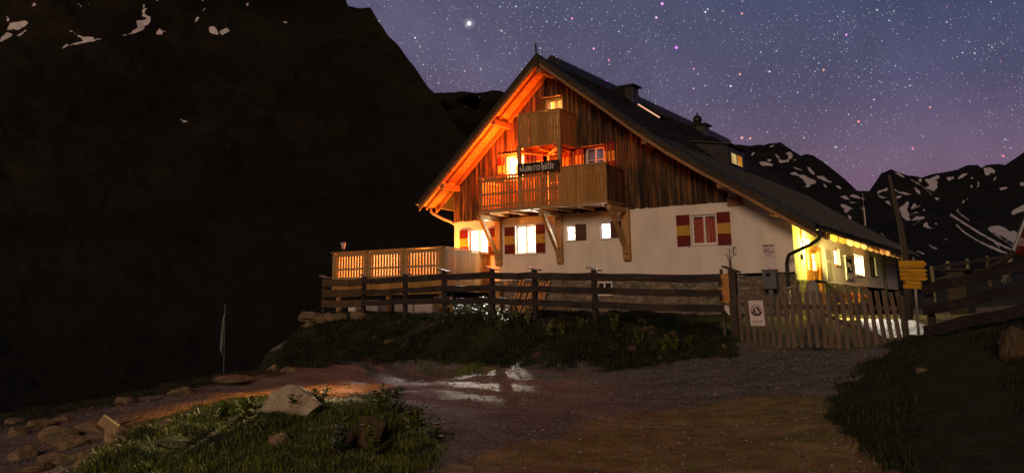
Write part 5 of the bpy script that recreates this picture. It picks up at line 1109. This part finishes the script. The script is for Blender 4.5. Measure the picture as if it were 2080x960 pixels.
# ------------------------------------------------------------------ signpost, poles, flag, parasol
spz = ground_at(1866, 690); tS = (Vector(spz)-Vector(CAM)).dot(Vector(FW))
sg = thing('hiking_signpost', 'steel signpost with six blank yellow arrow boards right of the gate', 'signpost', tuple(spz))
b = MB(); b.tube([Vector(spz)-Vector((0, 0, .3)), Vector(dep(1855, 522, tS))], .03, 10); b.build('pole', M['steel'], sg, smooth=True)
def arrow(u0, u1, v0, v1, sl=0, yj=0):
    T_ = tS-.08+yj; P = lambda u, v: Vector(dep(u, v, T_)); b = MB(); vm = (v0+v1)/2; th = Vector(FW)*.02
    f = [P(u0, v0), P(u1-7, v0+sl*.6), P(u1, vm+sl), P(u1-7, v1+sl), P(u0+1, v1)]; n = len(f)
    b.add(f+[p+th for p in f], [tuple(range(n)), tuple(range(n, 2*n))]+[(i, (i+1) % n, (i+1) % n+n, i+n) for i in range(n)]); b.build('arrow_board', M['signyellow'], sg)
arrow(1825, 1882.5, 529, 543); arrow(1827, 1884.5, 544.6, 551.8, .6, .003); arrow(1827.5, 1885, 552.8, 559.8, .8, .006); arrow(1829, 1886, 560.8, 568.5, .9, .002); arrow(1838, 1874, 569.5, 576.5, 1.5, .005); arrow(1834.5, 1880.5, 577.5, 585.0, 2.0, .001)
up_ = thing('wooden_pole', 'tall grey leaning wooden pole rising behind the yellow signpost', 'pole', tuple(dep(1846, 640, 24)))
b = MB(); pts = [dep(1847, 650, 24), dep(1841, 530, 24), dep(1830, 460, 24), dep(1818, 410, 24), dep(1806, 355, 24)]; b.tube(pts, [.10, .09, .075, .06, .045], 12); b.build('pole', M['oldwood'], up_, smooth=True)
fl = thing('flagpole', 'leaning flagpole with a drooping red and white striped flag at the right edge', 'flagpole', tuple(dep(2043, 552, 17)))
b = MB(); b.tube([dep(2040, 575, 17), dep(2045, 545, 17), dep(2078, 457, 17), dep(2090, 425, 17)], [.045, .045, .035, .03], 10); b.build('pole', M['steel'], fl, smooth=True)
b = MB(); nu, nv = 16, 9; vs = []
for j in range(nv+1):
    for i in range(nu+1):
        u = 2078-(j/nv)*20+ (i/nu)*95-4*(1-j/nv)*0; v = 462+(j/nv)*54+(i/nu)*22+2.5*math.sin(i*1.1+j*.3)
        vs.append(dep(u, v, 17+.10*math.sin(i*.9+j*.4)))
for j in range(nv):
    for i in range(nu): q = [vs[j*(nu+1)+i], vs[j*(nu+1)+i+1], vs[(j+1)*(nu+1)+i+1], vs[(j+1)*(nu+1)+i]]; b.add(q, [(0, 1, 2, 3)], 0 if j < 3 or j > 5 else 1)
fo = b.build('flag', [M['flagred'], M['flagwhite']], fl, smooth=False); md = fo.modifiers.new('thick', 'SOLIDIFY'); md.thickness = .006
b = MB(); b.tube([dep(2060, 512, 16.95), dep(2045, 524, 16.95), dep(2025, 535, 16.95), dep(2008, 541, 16.95)], [.06, .05, .045, .03], 8); b.build('flag_tail', M['signboard'], fl, smooth=True)
pb_ = ground_at(454, 756); tp = (Vector(pb_)-Vector(CAM)).dot(Vector(FW)); 
pr = thing('folded_parasol', 'furled pale parasol on a thin pole at the edge of the drop on the left', 'parasol', tuple(pb_)); b = MB(); b.tube([dep(454, 765, tp), dep(457.5, 617, tp)], .022, 8); b.build('pole', M['steel'], pr)
b = MB(); P_ = [dep(452, 719, tp), dep(449.5, 708, tp), dep(451.5, 690, tp), dep(453, 665, tp), dep(455, 645, tp), dep(457, 637, tp), dep(458, 634, tp)]; b.tube(P_, [.05, .11, .12, .10, .09, .07, .03], 9); b.build('canopy', M['cloth'], pr, smooth=True)

# ------------------------------------------------------------------ heavy plank fence on the right bank
rfn = thing('plank_fence', 'heavy rising plank fence right of the signpost', 'fence', tuple(dep(1880, 690, 15.2)))
for (ua, va, ub_, vb, w_) in ((1872, 590, 2110, 530, .17), (1874, 632, 2110, 578, .16), (1876, 671, 2110, 622, .17)):
    a = Vector(dep(ua, va, 15.6)); c = Vector(dep(ub_, vb, 13.)); ext = c+(c-a)*.5; b = MB(); m_ = 12
    for s in range(m_):
        p = a.lerp(ext, s/m_); q = a.lerp(ext, (s+1)/m_); zz = [.015*math.sin(s*1.3+ua), .015*math.sin((s+1)*1.3+ua)]; n = Vector((RT[1], -RT[0], 0)).normalized()*.05; u_ = Vector((0, 0, w_/2))
        p.z += zz[0]; q.z += zz[1]; b.hexa([p-u_, q-u_, q-u_+n, p-u_+n, p+u_, q+u_, q+u_+n, p+u_+n])
    b.build('plank', M['railwood'], rfn)
for (u, v, t_) in ((1895, 690, 15.35), (2120, 660, 12.9)):
    a = Vector(dep(u, v, t_))+Vector((0, .12, 0)); b = MB(); b.beam(a-Vector((0, 0, .6)), a+Vector((0, 0, .92)), .12, .12, up=(0, 1, 0)); b.build('post', M['railwood'], rfn)
# distant pasture fence and shed
df = thing('pasture_fence', 'faint pasture fence on the dark slope behind the plank fence', 'fence', tuple(dep(1930, 545, 34)))
pts = [(1893, 548, 34), (1926, 538, 36), (1965, 532, 38), (2005, 526, 40), (2045, 520, 42)]
for u, v, t_ in pts: b = MB(); a = Vector(dep(u, v, t_)); b.beam(a-Vector((0, 0, 1.2)), a+Vector((0, 0, .15)), .12, .12, up=(0, 1, 0)); b.build('post', M['oldwood'], df)
b = MB()
for (a, c) in zip(pts[:-1], pts[1:]):
    for dz in (0, -.45): b.beam(Vector(dep(*a))+Vector((0, 0, dz)), Vector(dep(*c))+Vector((0, 0, dz)), .05, .14)
b.build('rails', M['oldwood'], df)
a = dep(1922, 562, 26); shd = thing('low_shed', 'small low brown shed with a pale roof edge beyond the plank fence', 'shed', tuple(a)); c = dep(1962, 562, 26); b = MB(); zt0 = dep(1922, 550, 26)[2]
b.box(a[0], c[0], min(a[1], c[1]), min(a[1], c[1])+2, a[2]-1.2, zt0); b.build('shed_wall', M['barge'], shd); b = MB(); b.box(a[0]-.1, c[0]+.1, min(a[1], c[1])-.12, min(a[1], c[1])+2.1, zt0+.002, zt0+.06); b.build('shed_roof', M['railwood'], shd)

# ------------------------------------------------------------------ rocks
def rock(u0, u1, vtop, vbase, label, seed, depthf=.8, name='boulder', flat=1., group=None, m='rock', pts=None):
    g_ = ground_at((u0+u1)/2, vbase); t_ = (g_-Vector(CAM)).dot(Vector(FW)); w_ = (u1-u0)/CF*t_; h_ = (vbase-vtop)/CF*t_
    bm = bmesh.new(); bmesh.ops.create_icosphere(bm, subdivisions=4, radius=1); rs = random.Random(seed)
    planes = [(Vector((rs.gauss(0, 1), rs.gauss(0, 1), rs.gauss(0, 1))).normalized(), rs.uniform(.55, .85)) for _ in range(12)]
    X_ = Vector((RT[0], RT[1], 0)).normalized(); Y_ = Vector((-X_.y, X_.x, 0))
    for v in bm.verts:
        p = v.co.copy()
        for n, d in planes:
            e = p.dot(n)-d
            if e > 0: p -= n*e*.92
        p += p.normalized()*noise.fractal(v.co*1.8+Vector((seed, 0, 0)), .8, 2, 4)*.10
        if pts: p = Vector((p.x, p.y, p.z*(pts(p.x))))
        v.co = X_*p.x*w_/2/.85+Y_*p.y*w_*depthf/2+Vector((0, 0, 1))*(p.z*h_*flat*.72+h_*.28)
    me = bpy.data.meshes.new(name); bm.to_mesh(me); bm.free(); me.materials.append(M[m])
    o = bpy.data.objects.new(name, me); C.objects.link(o); o.location = (g_.x, g_.y+w_*depthf*.3, g_.z); tag(o, label, 'rock', group); return o
rock(524, 640, 782, 846, 'large pale pointed boulder standing in the lit grass mound', 3, .7, m='palerock', pts=lambda x: 1.25-.75*max(0, x+.25) if x > -.25 else 1.25+.5*min(0, x+.25))
rock(533, 586, 877, 903, 'flat brown stone in the grass below the pointed boulder', 5, .8)
rock(534, 563, 740, 757, 'small square block at the far edge of the gravel', 6, .8)
rock(563, 607, 743, 757, 'long low stone right of the small block at the gravel edge', 8, .8)
rock(332, 384, 784, 802, 'pale angular stone on the gravel edge at the far left', 9, .8)
rock(690, 775, 845, 905, 'rounded earth-brown rock half buried in the grass mound', 11, .8, m='darkrock')
rock(1856, 1893, 747, 762, 'small brown stone on the dark slope right of the road', 12, .8)
rock(2030, 2110, 664, 735, 'tall mossy boulder at the right edge of the picture', 13, .8, m='darkrock')
rock(1463, 1477, 697, 710, 'small yellowish stone at the foot of the gate post', 14, .8)
rock(1800, 1850, 880, 896, 'flat stone sunk in the dirt of the lower right verge', 15, .8)
rock(225, 262, 804, 822, 'squared stone block on the rim behind the gravel', 16, .8)
for i, (u0, u1, v0, v1) in enumerate(((600, 655, 628, 652), (636, 668, 632, 656), (664, 705, 630, 655), (605, 640, 654, 668), (700, 740, 632, 652))):
    rock(u0, u1, v0, v1, ('leftmost brown slab under the left end of the rail fence', 'reddish block second from the left under the rail fence', 'third slab from the left under the rail fence', 'thin slab lowest under the left end of the rail fence', 'grassy slab rightmost of the row under the rail fence')[i], 20+i, .8, name='slab_stone', group='stones under the fence')
LS = [(0, 40, 848, 862), (30, 95, 852, 868), (95, 140, 845, 856), (0, 45, 868, 890), (50, 140, 866, 896), (78, 160, 884, 915), (140, 205, 856, 880), (0, 60, 905, 935), (60, 140, 915, 948), (138, 182, 912, 938), (20, 90, 940, 962), (255, 300, 852, 872), (130, 170, 935, 955), (165, 190, 930, 950), (300, 350, 850, 866), (180, 200, 945, 960), (210, 250, 900, 925), (420, 500, 762, 778), (175, 195, 905, 920)]
LSL = ['flat', 'long', 'small thin', 'pink tinted', 'wide arched', 'rounded', 'dark', 'sunken', 'broad', 'narrow', 'bottom edge', 'small lit', 'pale little', 'tiny pale', 'flat grassy', 'tiny bottom', 'crumbly', 'long thin path-edge', 'smallest square']
for i, (u0, u1, v0, v1) in enumerate(LS):
    rock(u0, u1, v0, v1, '%s heap stone at the lower left, %s' % (LSL[i], ['at the left edge', 'right of the edge stones', 'at the top of the heap', 'in the second row by the edge', 'in the centre of the heap', 'below the centre of the heap', 'left of the log', 'in the third row by the edge', 'near the bottom of the heap', 'below the log', 'in the very bottom row', 'right of the log', 'under the log end', 'beside the pale pebble', 'next to the grass', 'under the crumbly stone', 'at the log foot', 'along the gravel rim', 'between log and heap'][i]), 40+i, .9, name='heap_stone', group='stones in the lower left heap')
rs = random.Random(5)
for i in range(26):
    u = rs.gauss(1310, 28); v = rs.uniform(655, 735); s_ = rs.uniform(3, 9)
    rock(u-s_, u+s_, v-s_*1.1, v, 'small reddish stone in the scree strip on the dark bank', 100+i, .9, name='scree_stone', m='darkrock', group='stones in the scree strip on the bank')
for i, (u, v, s_) in enumerate(((1240, 640, 8), (1225, 630, 5), (1400, 640, 13), (1295, 650, 11), (1280, 715, 14), (1240, 712, 12), (820, 705, 9), (760, 690, 12), (700, 700, 10), (790, 700, 14), (690, 675, 9), (1370, 705, 9), (1190, 650, 7))):
    rock(u-s_, u+s_, v-s_, v, 'dull stone poking out of the grassy bank below the fence', 140+i, .9, name='bank_stone', m='darkrock', group='stones in the grassy bank')
# weathered log in the lower left
lg = ground_at(222, 905); b = MB(); Tl = (lg-Vector(CAM)).dot(Vector(FW))
b.tube([dep(213, 853, Tl), dep(225, 868, Tl+.02), dep(222, 885, Tl), dep(228, 902, Tl-.05), dep(245, 915, Tl-.1)], [.05, .075, .07, .08, .12], 9); b.beam(dep(205, 850, Tl), dep(236, 872, Tl), .10, .12); 
o = b.build('weathered_log', mat('pale_dead_wood', wood_build((.26, .17, .10), (.46, .32, .20), zs=4, xs=20, island=0), rough=.9)); tag(o, 'pale weathered log sticking up from the stones at the lower left', 'log')
rs = random.Random(9)
for i in range(9):
    a = ground_at(rs.uniform(225, 290), rs.uniform(858, 900)); d_ = Vector((rs.gauss(0, 1), rs.gauss(0, 1), rs.uniform(.1, .5))).normalized()*rs.uniform(.2, .5)
    b = MB(); b.beam(a+Vector((0, 0, .04)), a+d_+Vector((0, 0, .06)), .04, .03); tag(b.build('wood_scrap', M['gatewood']), 'short splintered wood scrap among the stones beside the log', 'wood', 'wood scraps beside the log')

# ------------------------------------------------------------------ vegetation: grass tufts and leafy weeds
def blades(name, sites, hmin, hmax, w, m, label, nper=6, lean=.35, leaf=False):
    n = len(sites)*nper; S_ = np.repeat(np.array(sites), nper, 0)+np.c_[rng.normal(0, .05, (n, 2)), np.zeros(n)]
    h = rng.uniform(hmin, hmax, n)*np.repeat(rng.uniform(.5, 1.3, len(sites)), nper); a = rng.uniform(0, 2*math.pi, n); l_ = rng.uniform(.05, lean, n)*h*1.6
    dx, dy = np.cos(a), np.sin(a); px_, py_ = -dy*w/2, dx*w/2; b0 = S_.copy(); b0[:, 2] -= .02
    A_ = b0+np.c_[px_, py_, np.zeros(n)]; B_ = b0-np.c_[px_, py_, np.zeros(n)]; mid_ = b0+np.c_[dx*l_*.35, dy*l_*.35, h*.6]; wm = 1.4 if leaf else .8
    Cc = mid_-np.c_[px_, py_, np.zeros(n)]*wm; D_ = mid_+np.c_[px_, py_, np.zeros(n)]*wm; T_ = b0+np.c_[dx*l_, dy*l_, h]; T2 = T_+np.c_[px_, py_, np.zeros(n)]*.1
    V = np.stack([A_, B_, Cc, D_, T_, T2], 1).reshape(-1, 3); k_ = np.arange(n)*6
    Q = np.concatenate([np.stack([k_, k_+1, k_+2, k_+3], 1), np.stack([k_+3, k_+2, k_+4, k_+5], 1)])
    me = bpy.data.meshes.new(name); fast_mesh(me, V, Q, False); me.materials.append(m); o = bpy.data.objects.new(name, me); C.objects.link(o); return tag(o, label, 'grass', kind='stuff')
def grassmat(name, c1, c2):
    def f(t, b):
        g = t.node('ShaderNodeNewGeometry'); n = t.noise(g.outputs['Position'], 2.5, 4)
        t.l.new(t.mix(.7, t.ramp(n, [(.3, c1), (.7, c2)]), t.ramp(g.outputs['Random Per Island'], [(0., .5), (1., 1.6)]), 'MULTIPLY'), b.inputs['Base Color'])
    return mat(name, f, rough=.6)
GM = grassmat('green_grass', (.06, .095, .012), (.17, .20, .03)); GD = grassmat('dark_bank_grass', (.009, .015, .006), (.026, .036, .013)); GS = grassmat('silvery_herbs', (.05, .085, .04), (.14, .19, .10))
def sites(poly, n, zfix=None):
    poly = np.array(poly, float); lo, hi = poly.min(0), poly.max(0); out = []
    # sample in world space over the footprint of the region
    c_ = [ground_at(u, v) for u, v in poly if v > 645]; xs0 = [p.x for p in c_]; ys0 = [p.y for p in c_]
    x0, x1, y0, y1 = min(xs0)-.5, max(xs0)+.5, min(ys0)-.5, max(ys0)+1.5
    while len(out) < n:
        X_ = rng.uniform(x0, x1, 4000); Y_ = rng.uniform(y0, y1, 4000); Z_ = height(X_, Y_); q = proj(np.stack([X_, Y_, Z_], -1))
        s = pin(poly, q[:, 0], q[:, 1])+rng.normal(0, 5, 4000); cl2 = np.array([noise.noise(Vector((a*1.1, b*1.1, 4.))) for a, b in zip(X_, Y_)])
        ok = (s > 0) & (cl2 > -.18+rng.normal(0, .1, 4000)); out += list(zip(X_[ok], Y_[ok], Z_[ok]+fine(X_[ok], Y_[ok])))
    return out[:n]
def fine(x, y): return fbm(x, y, .35, 4, 1.)*.07+(fbm(x, y, 2.6, 4, 9.)*.022+fbm(x*.8, y*2.2, 1.1, 4, 31.)*.035)*1.8+np.abs(fbm(x, y, 1.3, 3, 3.))*.10
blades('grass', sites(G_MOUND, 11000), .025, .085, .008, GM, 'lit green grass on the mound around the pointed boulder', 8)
blades('grass', sites([(p[0], p[1]) for p in G_MOUND], 1500), .03, .08, .013, GS, 'silvery broad leaves on the mound in the foreground', 6, leaf=True)
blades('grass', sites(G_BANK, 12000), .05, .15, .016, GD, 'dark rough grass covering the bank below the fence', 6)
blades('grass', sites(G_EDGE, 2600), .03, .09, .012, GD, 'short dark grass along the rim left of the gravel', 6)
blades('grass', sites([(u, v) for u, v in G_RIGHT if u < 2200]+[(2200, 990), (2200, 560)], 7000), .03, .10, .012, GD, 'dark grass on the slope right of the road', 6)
blades('grass', sites([(860, 742), (960, 742), (1010, 752), (900, 758), (850, 752)], 260), .04, .09, .010, GM, 'thin grass patch at the far edge of the road', 8)
blades('grass', sites(DIRT, 500), .02, .05, .008, GM, 'sparse short grass on the dirt verge in the foreground', 5)
# weeds along the fence: rows of leafy plants catching the light
def weed(c, h_, nl, seed, label, m, group, name='leafy_weed'):
    r = random.Random(seed); b = MB(); st_ = MB(); t_ = thing(name, label, 'plant', tuple(c), group)
    for s in range(5):
        a = r.uniform(0, 6.28); tip = Vector(c)+Vector((math.cos(a)*h_*.35, math.sin(a)*h_*.35, h_*r.uniform(.7, 1.1))); st_.tube([Vector(c)-Vector((0, 0, .05)), (Vector(c)+tip)/2+Vector((0, 0, .05)), tip], [.008, .006, .003], 4)
        for k_ in range(nl):
            f = r.uniform(.15, 1.); p = Vector(c).lerp(tip, f)+Vector((0, 0, .02)); d_ = Vector((r.gauss(0, 1), r.gauss(0, 1), r.uniform(-.1, .8))).normalized(); L_ = r.uniform(.06, .12)*(1.2-.5*f); sd_ = d_.cross(Vector((r.gauss(0, .3), r.gauss(0, .3), 1))).normalized()*L_*.28
            b.add([p, p+d_*L_*.5+sd_, p+d_*L_, p+d_*L_*.5-sd_], [(0, 1, 2, 3)])
    b.build('leaves', m, t_); st_.build('stems', m, t_)
rs = random.Random(12)
for i in range(34):
    f = rs.random(); seg = rs.choice([3, 3, 3, 4, 4, 5, 5, 6]); a, c = FP[seg], FP[min(seg+1, 7)]; p = Vector(a).lerp(Vector(c), f); y_off = rs.uniform(-.25, .5)
    x, y = p.x, p.y+y_off; bright = seg in (3, 4)  # paler leaves on the lit stretch, light put into their colour
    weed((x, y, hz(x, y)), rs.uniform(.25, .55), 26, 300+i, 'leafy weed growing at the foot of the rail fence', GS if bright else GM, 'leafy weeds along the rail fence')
for i, (u, v, h_) in enumerate(((800, 850, .42), (775, 845, .3), (600, 845, .25), (650, 835, .28), (840, 880, .3), (500, 850, .22), (690, 920, .3), (760, 930, .3), (450, 860, .2), (880, 900, .25))):
    p = ground_at(u, v); weed(p, h_, 30, 400+i, 'bushy green herb growing on the foreground grass mound', GM if i % 3 else GS, 'herbs on the foreground mound')
# loose gravel stones scattered on the road: uncountable
def pebbles(n):
    V = []; Q = []; k_ = 0; base_ = np.array([(1, 0, 0), (0, 1, 0), (-1, 0, 0), (0, -1, 0), (0, 0, 1), (0, 0, -1)], float); F_ = [(0, 1, 4), (1, 2, 4), (2, 3, 4), (3, 0, 4), (1, 0, 5), (2, 1, 5), (3, 2, 5), (0, 3, 5)]
    us_ = rng.uniform(0, 2080, n*2); X_ = rng.uniform(3, 21, n*2); Y_ = rng.uniform(-23, -8, n*2); Z_ = height(X_, Y_); g_, d_ = zones(X_, Y_, Z_); e_ = edge_dist(X_, Y_); ok = (g_ < .2) & (e_ < 0)
    X_, Y_, Z_ = X_[ok][:n], Y_[ok][:n], Z_[ok][:n]; Z_ = Z_+fbm(X_, Y_, .35, 4, 1.)*.07+fbm(X_, Y_, 2.6, 4, 9.)*.022+fbm(X_*.8, Y_*2.2, 1.1, 4, 31.)*.035
    for x, y, z in zip(X_, Y_, Z_):
        r_ = .006+.022*random.random()**4; sc_ = np.array([r_*random.uniform(.7, 1.5), r_*random.uniform(.7, 1.5), r_*random.uniform(.4, .9)]); a = random.uniform(0, 3.14); R_ = np.array([[math.cos(a), -math.sin(a), 0], [math.sin(a), math.cos(a), 0], [0, 0, 1]])
        V.append((base_*sc_)@R_.T+np.array([x, y, z+r_*.2])); Q += [(a_+k_, b_+k_, c_+k_) for a_, b_, c_ in F_]; k_ += 6
    me = bpy.data.meshes.new('loose_gravel'); fast_mesh(me, np.concatenate(V), np.array(Q), False); me.materials.append(mat('loose_stones', lambda t, b: t.l.new(t.ramp(t.node('ShaderNodeNewGeometry').outputs['Random Per Island'], [(0., (.08, .07, .065)), (1., (.34, .31, .28))]), b.inputs['Base Color']), rough=.9))
    o = bpy.data.objects.new('loose_gravel', me); C.objects.link(o); tag(o, 'loose grey gravel stones strewn over the road', 'gravel', kind='stuff')
pebbles(16000)
